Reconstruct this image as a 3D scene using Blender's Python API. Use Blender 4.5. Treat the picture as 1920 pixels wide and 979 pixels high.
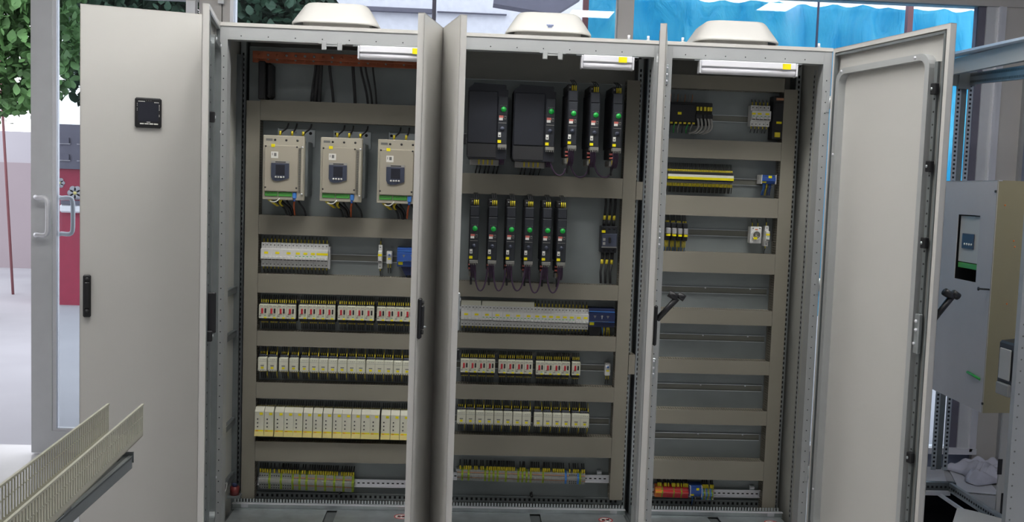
import bpy, math, random
from mathutils import Vector, Matrix
random.seed(7)
sin, cos, pi, R = math.sin, math.cos, math.pi, math.radians
for o in list(bpy.data.objects): bpy.data.objects.remove(o)
COL = bpy.context.scene.collection
SC = bpy.context.scene

# ------------------------------------------------------------------ camera
F, CAM = 1854.5, Vector((1.1052, -4.5596, 1.5086))
YAW, PITCH, ROLL = 0.05294, 0.07476, -0.034722
fw = Vector((sin(YAW)*cos(PITCH), cos(YAW)*cos(PITCH), -sin(PITCH)))
rt = Vector((cos(YAW), -sin(YAW), 0)); up = rt.cross(fw)
r2 = cos(ROLL)*rt - sin(ROLL)*up; u2 = sin(ROLL)*rt + cos(ROLL)*up
cd = bpy.data.cameras.new('camera'); cd.sensor_width = 36; cd.lens = F*36/1920; cd.clip_end = 200
co = bpy.data.objects.new('camera', cd); COL.objects.link(co)
m = Matrix.Identity(4)
for i in range(3): m[i][0], m[i][1], m[i][2], m[i][3] = r2[i], u2[i], -fw[i], CAM[i]
co.matrix_world = m; SC.camera = co

def ray(px, py): return fw + (px-960)/F*r2 - (py-489.5)/F*u2
def at(px, py, Y):                       # point of the vertical plane y = Y
    d = ray(px, py); t = (Y-CAM.y)/d.y; return CAM + t*d
def atz(px, py, Z):
    d = ray(px, py); t = (Z-CAM.z)/d.z; return CAM + t*d
def atx(px, py, X):
    d = ray(px, py); t = (X-CAM.x)/d.x; return CAM + t*d

# ------------------------------------------------------------------ world, light, exposure
SC.view_settings.view_transform = 'Standard'; SC.view_settings.look = 'None'
SC.view_settings.exposure = 0.08; SC.view_settings.gamma = 1.0
SC.view_settings.use_curve_mapping = False
w = bpy.data.worlds.new('daylight'); SC.world = w; w.use_nodes = True
bg = w.node_tree.nodes['Background']; bg.inputs[0].default_value = (0.93, 0.94, 1.0, 1); bg.inputs[1].default_value = 2.4
def area(name, loc, rot, sx, sy, power, col):
    l = bpy.data.lights.new(name, 'AREA'); l.shape = 'RECTANGLE'; l.size = sx; l.size_y = sy
    l.energy = power; l.color = col
    o = bpy.data.objects.new(name, l); COL.objects.link(o); o.location = loc; o.rotation_euler = rot
    return o
# added area light before the closed front wall, in place of daylight
area('front_fill_light', (0.2, -7.6, 1.7), (R(90), 0, 0), 7.0, 2.6, 9, (0.93, 0.96, 1.0))

# ------------------------------------------------------------------ materials
M = {}
def mat(name, c, rough=0.5, metal=0.0, var=0.06, scale=8.0, emit=None, bump=0.0, spec=0.5):
    m = bpy.data.materials.new(name); m.use_nodes = True; nt = m.node_tree; b = nt.nodes['Principled BSDF']
    b.inputs['Roughness'].default_value = rough; b.inputs['Metallic'].default_value = metal
    b.inputs['Specular IOR Level'].default_value = spec
    n = nt.nodes.new('ShaderNodeTexNoise'); n.inputs['Scale'].default_value = scale; n.inputs['Detail'].default_value = 3
    tc = nt.nodes.new('ShaderNodeTexCoord'); nt.links.new(tc.outputs['Object'], n.inputs['Vector'])
    r = nt.nodes.new('ShaderNodeValToRGB')
    r.color_ramp.elements[0].position = .3; r.color_ramp.elements[1].position = .7
    r.color_ramp.elements[0].color = (*[x*(1-var) for x in c], 1); r.color_ramp.elements[1].color = (*[min(1, x*(1+var)) for x in c], 1)
    nt.links.new(n.outputs['Fac'], r.inputs['Fac']); nt.links.new(r.outputs['Color'], b.inputs['Base Color'])
    if emit:
        b.inputs['Emission Color'].default_value = (*emit[0], 1); b.inputs['Emission Strength'].default_value = emit[1]
    if bump:
        bp = nt.nodes.new('ShaderNodeBump'); bp.inputs['Strength'].default_value = bump; bp.inputs['Distance'].default_value = .01
        nt.links.new(n.outputs['Fac'], bp.inputs['Height']); nt.links.new(bp.outputs['Normal'], b.inputs['Normal'])
    M[name] = m; return m
mat('enclosure', (.56, .55, .52), .42, var=.015, scale=3)
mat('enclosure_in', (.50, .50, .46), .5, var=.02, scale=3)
mat('frame_grey', (.46, .475, .475), .38, .25, var=.03)
mat('galv', (.56, .60, .61), .33, .75, var=.12, scale=14)
mat('galv_plate', (.28, .31, .31), .5, .3, var=.08, scale=5)
mat('galv_dark', (.22, .24, .245), .45, .5, var=.1)
mat('duct', (.262, .242, .196), .5, var=.02, scale=4)
mat('duct_in', (.20, .185, .15), .6, var=.03)  # duct colour darkened for the shade inside the channel
mat('duct_fresh', (.42, .41, .33), .5, var=.03)
mat('black', (.012, .012, .014), .45)
mat('matte_black', (.006, .006, .007), 1.0, spec=0.0)
mat('rubber', (.02, .02, .022), .6)
mat('drive_black', (.013, .015, .022), .5, var=.1)
mat('drive_front', (.024, .027, .034), .45, var=.1)
mat('wire_dark', (.03, .03, .032), .5)
mat('wire_grey', (.35, .34, .32), .5)
mat('facade_white', (.85, .84, .90), .9)
mat('dark_red', (.16, .02, .02), .4)
mat('drive_conn', (.22, .215, .20), .5)
mat('ferrule', (.74, .60, .03), .5, var=.1)
mat('yellow', (.90, .78, .0), .5, var=.03)
mat('cream', (.72, .71, .58), .4, var=.02)
mat('cream_yellow', (.78, .68, .26), .45)
mat('white_plastic', (.74, .74, .72), .38, var=.02)
mat('lamp_white', (.76, .76, .80), .35, var=.01)
mat('sticker_white', (.8, .79, .74), .5, var=.04)
mat('rail_dull', (.21, .21, .18), .5, .2)
mat('red', (.60, .03, .045), .4)
mat('red_soft', (.62, .16, .13), .5)
mat('orange', (.80, .22, .05), .5)
mat('orange_wire', (.55, .11, .03), .5)
mat('green', (.04, .42, .08), .5)
mat('green_dot', (.01, .36, .05), .4, emit=((.0, .5, .06), .08))
mat('green_conn', (.08, .38, .06), .45)
mat('green_yellow', (.26, .36, .02), .5, var=.3, scale=60)
mat('blue', (.03, .09, .34), .4)
mat('blue_light', (.06, .22, .62), .4)
mat('navy', (.016, .026, .085), .42)
mat('panel_navy', (.055, .065, .10), .4)
mat('screen', (.025, .026, .036), .2)
mat('starter', (.40, .365, .29), .45, var=.02)
mat('starter_rim', (.44, .41, .33), .45, var=.02)
mat('copper', (.36, .105, .05), .45, .5, var=.2, scale=20)
mat('copper_strip', (.55, .26, .14), .5)
mat('purple', (.065, .035, .075), .5)
mat('term_grey', (.30, .31, .29), .5)
mat('mark_grey', (.18, .18, .17), .5)
mat('clear_grey', (.33, .33, .34), .25)
mat('alu', (.70, .71, .73), .4, .25, var=.03)
mat('alu_light', (.82, .82, .86), .35, .3, var=.03)  # raised pale so that grazing and side light is part of the colour
mat('post_beige', (.54, .515, .49), .5, var=.02)
mat('wall_blue', (.24, .27, .37), .8, var=.05, scale=2)
mat('wall_white', (.36, .36, .36), .8, var=.03)
mat('ceiling_mat', (.4, .4, .4), .9, var=.02)
mat('floor_mat', (.55, .55, .56), .25, var=.08, scale=1.5)
mat('ground_out', (.33, .33, .36), .9, var=.10, scale=.6)
mat('plaster_out', (.46, .45, .49), .9, var=.04, scale=1)
mat('plaster_pink', (.36, .31, .335), .9, var=.03, scale=1)
mat('roof_out', (.15, .145, .19), .8)
mat('leaf', (.085, .19, .06), .6, var=.6, scale=2.5)
mat('leaf_dark', (.035, .085, .05), .6, var=.4, scale=2)
mat('bark', (.10, .07, .05), .9)
mat('red_out', (.36, .03, .07), .5)
mat('building_grey', (.16, .155, .20), .8)
mat('pink_post', (.26, .11, .12), .6)
mat('led', (.9, .9, .9), .5, emit=((1, .99, .965), 12.5))
mat('plastic_film', (.62, .62, .72), .25, var=.15, scale=5, bump=.5)
mat('panel_warm_lit', (.30, .265, .16), .5, var=.06, scale=2)  # warm light on this face is put into the panel colour
mat('mauve_panel', (.50, .475, .475), .45, var=.02)
def tarp_mat():
    m = bpy.data.materials.new('tarp'); m.use_nodes = True; nt = m.node_tree; b = nt.nodes['Principled BSDF']
    tc = nt.nodes.new('ShaderNodeTexCoord'); mp = nt.nodes.new('ShaderNodeMapping'); mp.inputs['Scale'].default_value = (1, 1, .35)
    n = nt.nodes.new('ShaderNodeTexNoise'); n.inputs['Scale'].default_value = 3.5; n.inputs['Detail'].default_value = 5; n.inputs['Distortion'].default_value = 1.2
    r = nt.nodes.new('ShaderNodeValToRGB'); r.color_ramp.elements[0].position = .35; r.color_ramp.elements[1].position = .68
    r.color_ramp.elements[0].color = (.05, .60, .88, 1); r.color_ramp.elements[1].color = (.22, .80, .96, 1)
    nt.links.new(tc.outputs['Object'], mp.inputs['Vector']); nt.links.new(mp.outputs['Vector'], n.inputs['Vector'])
    nt.links.new(n.outputs['Fac'], r.inputs['Fac']); nt.links.new(r.outputs['Color'], b.inputs['Base Color'])
    bp = nt.nodes.new('ShaderNodeBump'); bp.inputs['Strength'].default_value = 1.0; bp.inputs['Distance'].default_value = .08
    nt.links.new(n.outputs['Fac'], bp.inputs['Height']); nt.links.new(bp.outputs['Normal'], b.inputs['Normal'])
    tl = nt.nodes.new('ShaderNodeBsdfTranslucent'); nt.links.new(r.outputs['Color'], tl.inputs['Color'])
    mx = nt.nodes.new('ShaderNodeMixShader'); mx.inputs[0].default_value = .5
    nt.links.new(b.outputs[0], mx.inputs[1]); nt.links.new(tl.outputs[0], mx.inputs[2])
    nt.links.new(mx.outputs[0], nt.nodes['Material Output'].inputs[0]); b.inputs['Roughness'].default_value = .35
    M['tarp'] = m
tarp_mat()
def glass_mat():
    m = bpy.data.materials.new('glass'); m.use_nodes = True; nt = m.node_tree
    nt.nodes.remove(nt.nodes['Principled BSDF'])
    t = nt.nodes.new('ShaderNodeBsdfTransparent'); t.inputs[0].default_value = (.86, .90, .92, 1)
    g = nt.nodes.new('ShaderNodeBsdfGlossy'); g.inputs['Roughness'].default_value = 0.0
    fr = nt.nodes.new('ShaderNodeFresnel'); fr.inputs[0].default_value = 1.7
    n = nt.nodes.new('ShaderNodeTexNoise'); n.inputs['Scale'].default_value = 1.0
    mx = nt.nodes.new('ShaderNodeMixShader'); nt.links.new(fr.outputs[0], mx.inputs[0])
    nt.links.new(t.outputs[0], mx.inputs[1]); nt.links.new(g.outputs[0], mx.inputs[2])
    nt.links.new(mx.outputs[0], nt.nodes['Material Output'].inputs[0]); M['glass'] = m
glass_mat()

# ------------------------------------------------------------------ mesh helpers
class MB:
    def __init__(s): s.v = []; s.f = []; s.m = []; s.mats = []; s.sm = []
    def mi(s, n):
        if n not in s.mats: s.mats.append(n)
        return s.mats.index(n)
    def add(s, vs, fs, mt, smooth=False, T=None):
        b = len(s.v); k = s.mi(mt)
        s.v += [tuple(T @ Vector(v)) if T else tuple(v) for v in vs]
        for f in fs: s.f.append([b+i for i in f]); s.m.append(k); s.sm.append(smooth)
        return s
    def box(s, x0, x1, y0, y1, z0, z1, mt, T=None, ch=0):
        if x0 > x1: x0, x1 = x1, x0
        if y0 > y1: y0, y1 = y1, y0
        if z0 > z1: z0, z1 = z1, z0
        if ch:   # box with chamfered edges all round
            c = min(ch, (x1-x0)/2.1, (y1-y0)/2.1, (z1-z0)/2.1)
            xs, ys, zs = (x0, x1), (y0, y1), (z0, z1); vs = []; idx = {}
            for i in (0, 1):
                for j in (0, 1):
                    for k in (0, 1):
                        X, Y, Z = xs[i], ys[j], zs[k]; dx = c*(1-2*i); dy = c*(1-2*j); dz = c*(1-2*k)
                        idx[i, j, k, 0] = len(vs); vs.append((X, Y+dy, Z+dz))
                        idx[i, j, k, 1] = len(vs); vs.append((X+dx, Y, Z+dz))
                        idx[i, j, k, 2] = len(vs); vs.append((X+dx, Y+dy, Z))
            fs = []
            for i in (0, 1): fs.append([idx[i, a, b, 0] for a, b in ((0, 0), (1, 0), (1, 1), (0, 1))][::1 if i else -1])
            for j in (0, 1): fs.append([idx[a, j, b, 1] for a, b in ((0, 0), (1, 0), (1, 1), (0, 1))][::-1 if j else 1])
            for k in (0, 1): fs.append([idx[a, b, k, 2] for a, b in ((0, 0), (1, 0), (1, 1), (0, 1))][::1 if k else -1])
            for a in (0, 1):
                for b in (0, 1):
                    fs.append([idx[0, a, b, 1], idx[1, a, b, 1], idx[1, a, b, 2], idx[0, a, b, 2]])
                    fs.append([idx[a, 0, b, 0], idx[a, 1, b, 0], idx[a, 1, b, 2], idx[a, 0, b, 2]])
                    fs.append([idx[a, b, 0, 0], idx[a, b, 1, 0], idx[a, b, 1, 1], idx[a, b, 0, 1]])
                    for k in (0, 1): pass
            for i in (0, 1):
                for j in (0, 1):
                    for k in (0, 1): fs.append([idx[i, j, k, 0], idx[i, j, k, 1], idx[i, j, k, 2]])
            return s.add(vs, fs, mt, T=T)
        vs = [(x0, y0, z0), (x1, y0, z0), (x1, y1, z0), (x0, y1, z0), (x0, y0, z1), (x1, y0, z1), (x1, y1, z1), (x0, y1, z1)]
        return s.add(vs, [(3, 2, 1, 0), (4, 5, 6, 7), (0, 1, 5, 4), (1, 2, 6, 5), (2, 3, 7, 6), (3, 0, 4, 7)], mt, T=T)
    def prism(s, poly, axis, a, b, mt, T=None):   # poly in the other two axes
        n = len(poly)
        def P(p, t): return {'x': (t, p[0], p[1]), 'y': (p[0], t, p[1]), 'z': (p[0], p[1], t)}[axis]
        vs = [P(p, a) for p in poly]+[P(p, b) for p in poly]
        fs = [list(range(n))[::-1], list(range(n, 2*n))]+[(i, (i+1) % n, n+(i+1) % n, n+i) for i in range(n)]
        return s.add(vs, fs, mt, T=T)
    def tube(s, pts, r, mt, n=6, T=None):
        pts = [Vector(p) for p in pts]; vs = []; fs = []
        for i, p in enumerate(pts):
            d = (pts[min(i+1, len(pts)-1)]-pts[max(i-1, 0)]).normalized()
            a = d.cross(Vector((0, 1, 0)) if abs(d.y) < .9 else Vector((1, 0, 0))).normalized(); b = d.cross(a)
            rr = r[i] if isinstance(r, (list, tuple)) else r
            for k in range(n): vs.append(p + rr*(cos(2*pi*k/n)*a + sin(2*pi*k/n)*b))
        for i in range(len(pts)-1):
            for k in range(n): fs.append((i*n+k, i*n+(k+1) % n, (i+1)*n+(k+1) % n, (i+1)*n+k))
        fs.append(list(range(n))[::-1]); fs.append([(len(pts)-1)*n+k for k in range(n)])
        return s.add(vs, fs, mt, True, T)
    def disc(s, c, r, mt, axis='y', t=.001, n=12, T=None):   # short cylinder along axis, from c towards the negative side
        ax = {'x': Vector((1, 0, 0)), 'y': Vector((0, 1, 0)), 'z': Vector((0, 0, 1))}[axis]
        c = Vector(c); return s.tube([c, c-ax*t], r, mt, n, T)
    def build(s, name, parent=None, bevel=0, label=None):
        me = bpy.data.meshes.new(name); me.from_pydata(s.v, [], s.f)
        for n in s.mats: me.materials.append(M[n])
        me.polygons.foreach_set('material_index', s.m)
        me.polygons.foreach_set('use_smooth', s.sm)
        me.update()
        o = bpy.data.objects.new(name, me); COL.objects.link(o)
        if parent: o.parent = parent
        if label: o['label'] = label
        return o
def fixn(o):
    import bmesh
    b = bmesh.new(); b.from_mesh(o.data); bmesh.ops.recalc_face_normals(b, faces=b.faces); b.to_mesh(o.data); b.free(); return o
def empty(name, loc, rz=0):
    o = bpy.data.objects.new(name, None); COL.objects.link(o); o.location = loc; o.rotation_euler = (0, 0, rz); o.empty_display_size = .05; return o
def tag(o, label, cat, group=None, kind=None):
    o['label'] = label
    if cat: o['category'] = cat
    if group: o['group'] = group
    if kind: o['kind'] = kind
    return o
def struct(o): o['kind'] = 'structure'; return o
KIDS = {}
def copy_tree(o, parent=None):
    c = o.copy(); COL.objects.link(c)
    if parent: c.parent = parent
    for ch in list(o.children): copy_tree(ch, c)
    return c
ORD = ['first', 'second', 'third', 'fourth', 'fifth', 'sixth', 'seventh', 'eighth', 'ninth', 'tenth', 'eleventh', 'twelfth', 'thirteenth', 'fourteenth', 'fifteenth', 'sixteenth', 'seventeenth', 'eighteenth', 'nineteenth', 'twentieth']
def curve(p0, p1, p2, p3, n=10):
    p0, p1, p2, p3 = map(Vector, (p0, p1, p2, p3))
    return [(1-t)**3*p0+3*(1-t)**2*t*p1+3*(1-t)*t*t*p2+t**3*p3 for t in [i/n for i in range(n+1)]]

PY = .3713          # mounting plate
FY = PY-.08         # front of the wiring ducts
FLOOR = -.25; WALL_Y = 1.75; CEIL = 3.62

# ------------------------------------------------------------------ the room
def wallbox(name, *a, m='wall_white'): return struct(MB().box(*a, m).build(name))
wallbox('floor', -4.2, 4.9, -8, WALL_Y+.08, FLOOR-.05, FLOOR, m='floor_mat')
wallbox('ceiling', -4.2, 4.9, -8, WALL_Y+.08, CEIL, CEIL+.08, m='ceiling_mat')
wallbox('wall_left', -4.3, -4.2, -8, WALL_Y+.1, FLOOR, CEIL)
wallbox('wall_front', -4.3, 5.0, -8.1, -8, FLOOR, CEIL)
XR = at(1893, 500, WALL_Y).x
wallbox('wall_right', XR, XR+.1, -8, WALL_Y+.1, FLOOR, CEIL, m='wall_blue')
# window wall
zh = at(1750, 9, WALL_Y).z; zs = at(1780, 843, WALL_Y).z
xm = [at(a, 20, WALL_Y) for a in (378, 441, 1157, 1186)]
xr0, xr1 = at(1831, 60, WALL_Y).x, at(1879, 60, WALL_Y).x
wallbox('wall_back_header', -4.3, XR, WALL_Y-.04, WALL_Y+.08, zh, CEIL, m='post_beige')
wallbox('wall_back_sill', xm[3].x, XR, WALL_Y, WALL_Y+.1, FLOOR, zs-.02, m='wall_blue')
wallbox('wall_back_corner', xr1-.02, XR, WALL_Y-.03, WALL_Y+.1, FLOOR, zh, m='post_beige')
t = MB(); t.box(xm[0].x, xm[1].x-.07, WALL_Y-.06, WALL_Y+.06, FLOOR, zh, 'post_beige'); t.box(xm[1].x-.065, xm[1].x-.02, WALL_Y-.05, WALL_Y+.06, FLOOR, zh, 'post_beige')
t.box(xm[1].x-.02, xm[1].x, WALL_Y-.05, WALL_Y+.06, FLOOR, zh, 'alu_light')
t.box(xm[1].x-.085, xm[1].x-.05, WALL_Y-.09, WALL_Y-.06, zh-.12, at(420, 8, WALL_Y-.06).z, 'alu')
struct(t.build('trim_1'))
struct(MB().box(xm[2].x, xm[3].x, WALL_Y-.06, WALL_Y+.06, FLOOR, zh, 'post_beige').build('trim_2'))
t = MB(); t.box(xr0, xr0+.045, WALL_Y-.02, WALL_Y+.05, zs, zh, 'roof_out'); t.box(xr0+.045, xr1-.05, WALL_Y-.03, WALL_Y+.05, zs, zh, 'alu')
t.box(xr1-.05, xr1-.03, WALL_Y-.05, WALL_Y+.05, zs, zh, 'alu_light'); t.box(xr1-.03, xr1, WALL_Y-.04, WALL_Y+.05, zs, zh, 'alu_light')  # paler edge strips carry the side light from outside in their colour
t.box(xm[3].x, xr1, WALL_Y-.05, WALL_Y+.05, zs-.02, zs+.02, 'alu_light'); t.box(XR-.02, XR, WALL_Y-.06, WALL_Y-.03, FLOOR, CEIL, 'wall_white')
struct(t.build('trim_3'))
xs = at(814, 20, WALL_Y).x
struct(MB().box(xs-.012, xs+.012, WALL_Y-.02, WALL_Y+.02, FLOOR, zh, 'roof_out').build('trim_4'))
struct(MB().box(xm[1].x, xm[2].x, WALL_Y-.04, WALL_Y+.04, FLOOR, FLOOR+.12, 'alu').build('trim_5'))
def window(i, x0, x1, z0, z1): struct(MB().box(x0, x1, WALL_Y-.004, WALL_Y+.004, z0, z1, 'glass').build('window_%d' % i))
window(1, xm[1].x, xs-.012, FLOOR+.12, zh); window(2, xs+.012, xm[2].x, FLOOR+.12, zh); window(3, xm[3].x, xr0, zs+.02, zh)
# glazed door at the left
DY = 1.65
dx0, dx1, dxe = at(62, 420, DY).x, at(101, 420, DY).x, xm[0].x
zb0, zb1 = at(108, 850, DY).z, at(130, 803, DY).z
d = MB(); d.box(dx0, dx1, DY-.03, DY+.03, FLOOR+.01, zh-.1, 'alu'); d.box(dx1, dx1+.022, DY-.02, DY+.03, zb1, zh-.1, 'alu_light')
d.box(dx1, dxe, DY-.03, DY+.03, FLOOR+.01, zb1-.012, 'alu'); d.box(dx1, dxe, DY-.02, DY+.03, zb1-.012, zb1, 'alu_light')
d.box(dxe-.06, dxe-.005, DY-.03, DY+.03, zb1, zh-.1, 'alu'); d.box(dx1, dxe, DY-.03, DY+.03, zh-.2, zh-.1, 'alu')
door1 = struct(d.build('door_1'))
MB().box(dx1+.022, dxe-.06, DY-.003, DY+.003, zb1, zh-.2, 'glass').build('pane', door1)
h0, h1 = at(105, 372, DY-.03), at(105, 440, DY-.03)
def dhandle(x, s, reach, mt):
    y = DY+s*.03; a = y+s*.06; hb = MB()
    p = [(x, y, h0.z), (x+.02, y+s*.05, h0.z+.005)]+curve((x+.03, a, h0.z), (x+reach, a, h0.z+.01), (x+reach, a, h0.z), (x+reach, a, h0.z-.07), 6)
    p += curve((x+reach, a, h1.z+.07), (x+reach, a, h1.z), (x+reach, a, h1.z-.01), (x+.03, a, h1.z), 6)+[(x+.02, y+s*.05, h1.z-.005), (x, y, h1.z)]
    hb.tube(p, .014, mt, 10); return hb.build('door_handle', door1)
dhandle(dx1-.095, -1, .095, 'alu_light'); dhandle(dx1-.02, 1, .10, 'lamp_white')
# LED panels on the ceiling
LP = [(2.58, -3.9), (.2, -1.2), (3.3, -1.25), (-1.4, -1.35), (1.0, -.9), (2.3, -1.0), (4.62, -2.95), (0.1, -3.2), (-1.7, -3.2)]  # last two panels are added, unseen, to lift the lower areas
names = ['furthest from the window wall', 'in front of the leftmost open cabinet', 'at the far right end of the row', 'at the far left end of the row', 'in front of the middle cabinet', 'in front of the rightmost cabinet', 'near the right wall', 'added as fill above and left of the photographer', 'added as fill high over the foreground slotted duct']
for (x, y), n in zip(LP, names):
    hx, hy = (.58, .28) if y > -2.5 else (.25, .24)
    e = empty('ceiling_light', (x, y, CEIL))
    tag(e, 'white LED ceiling panel, ' + n, 'light', 'LED panels in the ceiling')
    b = MB()
    for s in (-1, 1): b.box(s*(hx+.02), s*hx, -hy-.02, hy+.02, -.02, 0, 'lamp_white'); b.box(-hx, hx, s*(hy+.02), s*hy, -.02, 0, 'lamp_white')
    b.build('frame', e); MB().box(-hx, hx, -hy, hy, -.015, -.005, 'led').build('diffuser', e)

# ------------------------------------------------------------------ outside
struct(MB().box(-40, 40, WALL_Y+.08, 60, FLOOR-.12, FLOOR-.04, 'ground_out').build('ground'))
# white boundary wall, left
a, b = at(-40, 244, 14), at(64, 247, 14)
bw = MB(); zg = FLOOR-.04
bw.box(a.x-4, b.x+.6, 14, 14.3, at(30, 305, 14).z, a.z, 'plaster_out'); bw.box(a.x-4, b.x+.6, 13.96, 14.3, zg, at(30, 305, 14).z, 'plaster_pink')
struct(bw.build('wall_outside'))
p0, p1 = at(3, 180, 10), at(24, 434, 10)
t = MB().tube([(p0.x, 10, p0.z+1), (p0.x, 10, p0.z), (p1.x, 10, zg)], .02, 'pink_post').build('leaning_pole')
tag(t, 'thin reddish pole leaning in front of the white boundary wall outside', 'pole')
# buildings seen through the glass
a, b = at(100, 232, 12), at(200, 316, 12)
q = empty('building', (0, 0, 0)); tag(q, 'grey house front with small windows beyond the glazed door', 'building')
MB().box(a.x-.1, b.x+3.0, 12, 13, zg, a.z, 'building_grey').build('facade', q)
for i in range(4):
    for j in range(2):
        wx = a.x+.12+i*.28; wz = a.z-.22-j*.27
        MB().box(wx, wx+.14, 11.96, 12.02, wz-.09, wz, 'roof_out').box(wx-.015, wx+.155, 11.97, 12.02, wz-.105, wz-.09, 'plaster_out').build('window', q)
a, b = at(96, 316, 9), at(175, 440, 9)
q = empty('market_stall', ((a.x+b.x)/2, 9, zg)); tag(q, 'red stall front painted with white flowers outside the glazed door', 'stall')
L = lambda px, py: (at(px, py, 9).x-q.location.x, at(px, py, 9).z-zg)
x0, z1 = L(104, 316); x1, z0 = L(200, 440)
MB().box(x0, x1, 0, .8, 0, z1, 'red_out').box(x0-.03, x1, -.05, .85, z1, z1+.04, 'roof_out').build('body', q)
fl = MB()
for (px, py, rr) in ((141, 362, .10), (112, 343, .07), (165, 352, .08)):
    x, z = L(px, py)
    for k in range(6): fl.disc((x+rr*.6*cos(k*pi/3), -.002, z+rr*.6*sin(k*pi/3)), rr*.42, 'plaster_out', t=.006)
    fl.disc((x, -.008, z), rr*.22, 'cream_yellow', t=.006)
fl.build('painted_flower', q)
x0, z0 = L(118, 398); x1, z1 = L(160, 384)
MB().box(x0, x1, -.12, 0, z0, z1, 'alu_light', ch=.02).box(x0+.02, x1, -.13, -.02, z1, z1+.05, 'roof_out').build('shelf', q)
# white building with a low roof, centre
a, b = at(600, 0, 16), at(1090, 26, 16)
q = empty('building', (0, 0, 0)); tag(q, 'white building with dark roof overhang beyond the middle window', 'building')
l0, l1 = at(640, 8, 16), at(812, 20, 16)
MB().box(a.x-.6, b.x+.5, 16, 18, zg, a.z+4, 'facade_white').build('facade', q)
MB().box(a.x-.6, at(812, 20, 16).x, 15.85, 16, l0.z-.12, l0.z-.04, 'building_grey').box(at(820, 20, 16).x, at(950, 20, 16).x, 15.9, 16, at(850, 25, 16).z, at(850, 23.5, 16).z, 'building_grey').build('ledge', q)
r0, r1 = at(925, 2, 13), at(1088, 30, 13)
MB().prism([(r0.x, r0.z-.06), (at(1040, 33, 13).x, r1.z), (r1.x, r1.z+.3), (r1.x+.4, r1.z+1.4), (r0.x+.1, r1.z+1.4)], 'y', 12.9, 13.3, 'roof_out').build('roof', q)
# tarpaulin
TY = 2.9
a, b, c = at(1100, -60, TY), at(1831, 14, TY), at(1831, 600, TY)
me = MB(); nx, nz = 90, 50; vs = []; fs = []
ztop = at(1750, 16, TY).z
for i in range(nx+1):
    for j in range(nz+1):
        x = a.x-.02+(b.x+.35-a.x)*i/nx; z = c.z+(ztop-c.z)*j/nz
        if j == nz: z -= .02*abs(sin(i*.55))
        y = TY+.03*sin(x*9+z*2.1)+.02*sin(x*23-z*5)+.012*sin(z*19+x*7)+random.uniform(-.004, .004)
        vs.append((x, y, z))
for i in range(nx):
    for j in range(nz): k = i*(nz+1)+j; fs.append((k, k+nz+1, k+nz+2, k+1))
me.add(vs, fs, 'tarp', True); tp = me.build('tarpaulin'); sm = tp.modifiers.new('s', 'SOLIDIFY'); sm.thickness = .004
tag(tp, 'wrinkled bright blue tarpaulin hanging outside the windows', 'tarp')
for px, lab in ((1098, 'reddish scaffold post at the left edge of the blue tarpaulin'), (1706, 'reddish scaffold post behind the tarpaulin above the open right door')):
    x = at(px, 20, TY-.1).x
    t = MB().box(x-.02, x+.02, TY-.12, TY-.07, zg, ztop+.5, 'pink_post').box(x-.08, x+.08, TY-.13, TY-.06, zg, zg+.02, 'pink_post').build('scaffold_post'); tag(t, lab, 'post')
x = at(1533, 40, TY-.08).x
tag(MB().tube([(x, TY-.08, ztop+.2), (x+.004, TY-.075, 1.8), (x-.01, TY-.08, zg)], .009, 'navy').build('rope'), 'dark blue rope hanging down in front of the tarpaulin', 'rope')
t = MB().tube([(a.x-.3, TY+.05, ztop+.10), (b.x+.6, TY+.05, ztop+.10)], .02, 'alu_light', 8).build('scaffold_rail')
for k in range(9): pass
tag(t, 'pale horizontal pole the blue tarpaulin hangs from', 'pole')
# trees: leaves of one crown = one mesh
def tree(px0, px1, py0, py1, Y, n, mt, label, size):
    c0, c1 = at(px0, py1, Y), at(px1, py0, Y)
    q = empty('tree', ((c0.x+c1.x)/2, Y, zg)); tag(q, label, 'tree', 'trees outside the windows')
    lb = MB(); cx, cz = (c0.x+c1.x)/2, (c0.z+c1.z)/2; rx, rz = (c1.x-c0.x)/2, (c1.z-c0.z)/2
    for _ in range(n):
        while 1:
            u, v, ww = (random.uniform(-1, 1) for _ in range(3))
            if abs(u)**3+abs(v)**3+ww*ww < 1: break
        x, z, y = u*rx, cz-zg+v*rz, ww*.7
        s = size*random.uniform(.6, 1.3); T = Matrix.Translation((x, y, z)) @ Matrix.Rotation(random.uniform(0, 6.3), 4, 'Z') @ Matrix.Rotation(random.uniform(-1.2, 1.2)+.9, 4, 'X') @ Matrix.Rotation(random.uniform(-.8, .8), 4, 'Y')
        lb.add([(0, -s, 0), (s*.6, -s*.5, .1*s), (s*.75, .1*s, .12*s), (s*.35, s*.8, 0), (0, s*1.1, -.1*s), (-s*.35, s*.8, 0), (-s*.75, .1*s, .12*s), (-s*.6, -s*.5, .1*s)],
               [(0, 1, 2, 3, 4, 5, 6, 7)], mt, T=T)
    lb.build('foliage', q)
    MB().tube([(0, 0, 0), (.05, 0, (cz-zg)*.5), (0, 0, cz-zg)], [.12, .09, .05], 'bark', 8).build('trunk', q)
tree(-260, 160, -260, 225, 7.5, 8500, 'leaf', 'bright green leafy tree at the far left beyond the open doorway', .06)
tree(100, 430, -380, 235, 10, 9000, 'leaf_dark', 'dark green tree seen through the glazed door and above the tall closed door', .085)
tree(420, 640, -330, 200, 11, 6500, 'leaf_dark', 'dark green tree behind the left cabinet and its roof hood', .085)

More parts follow.
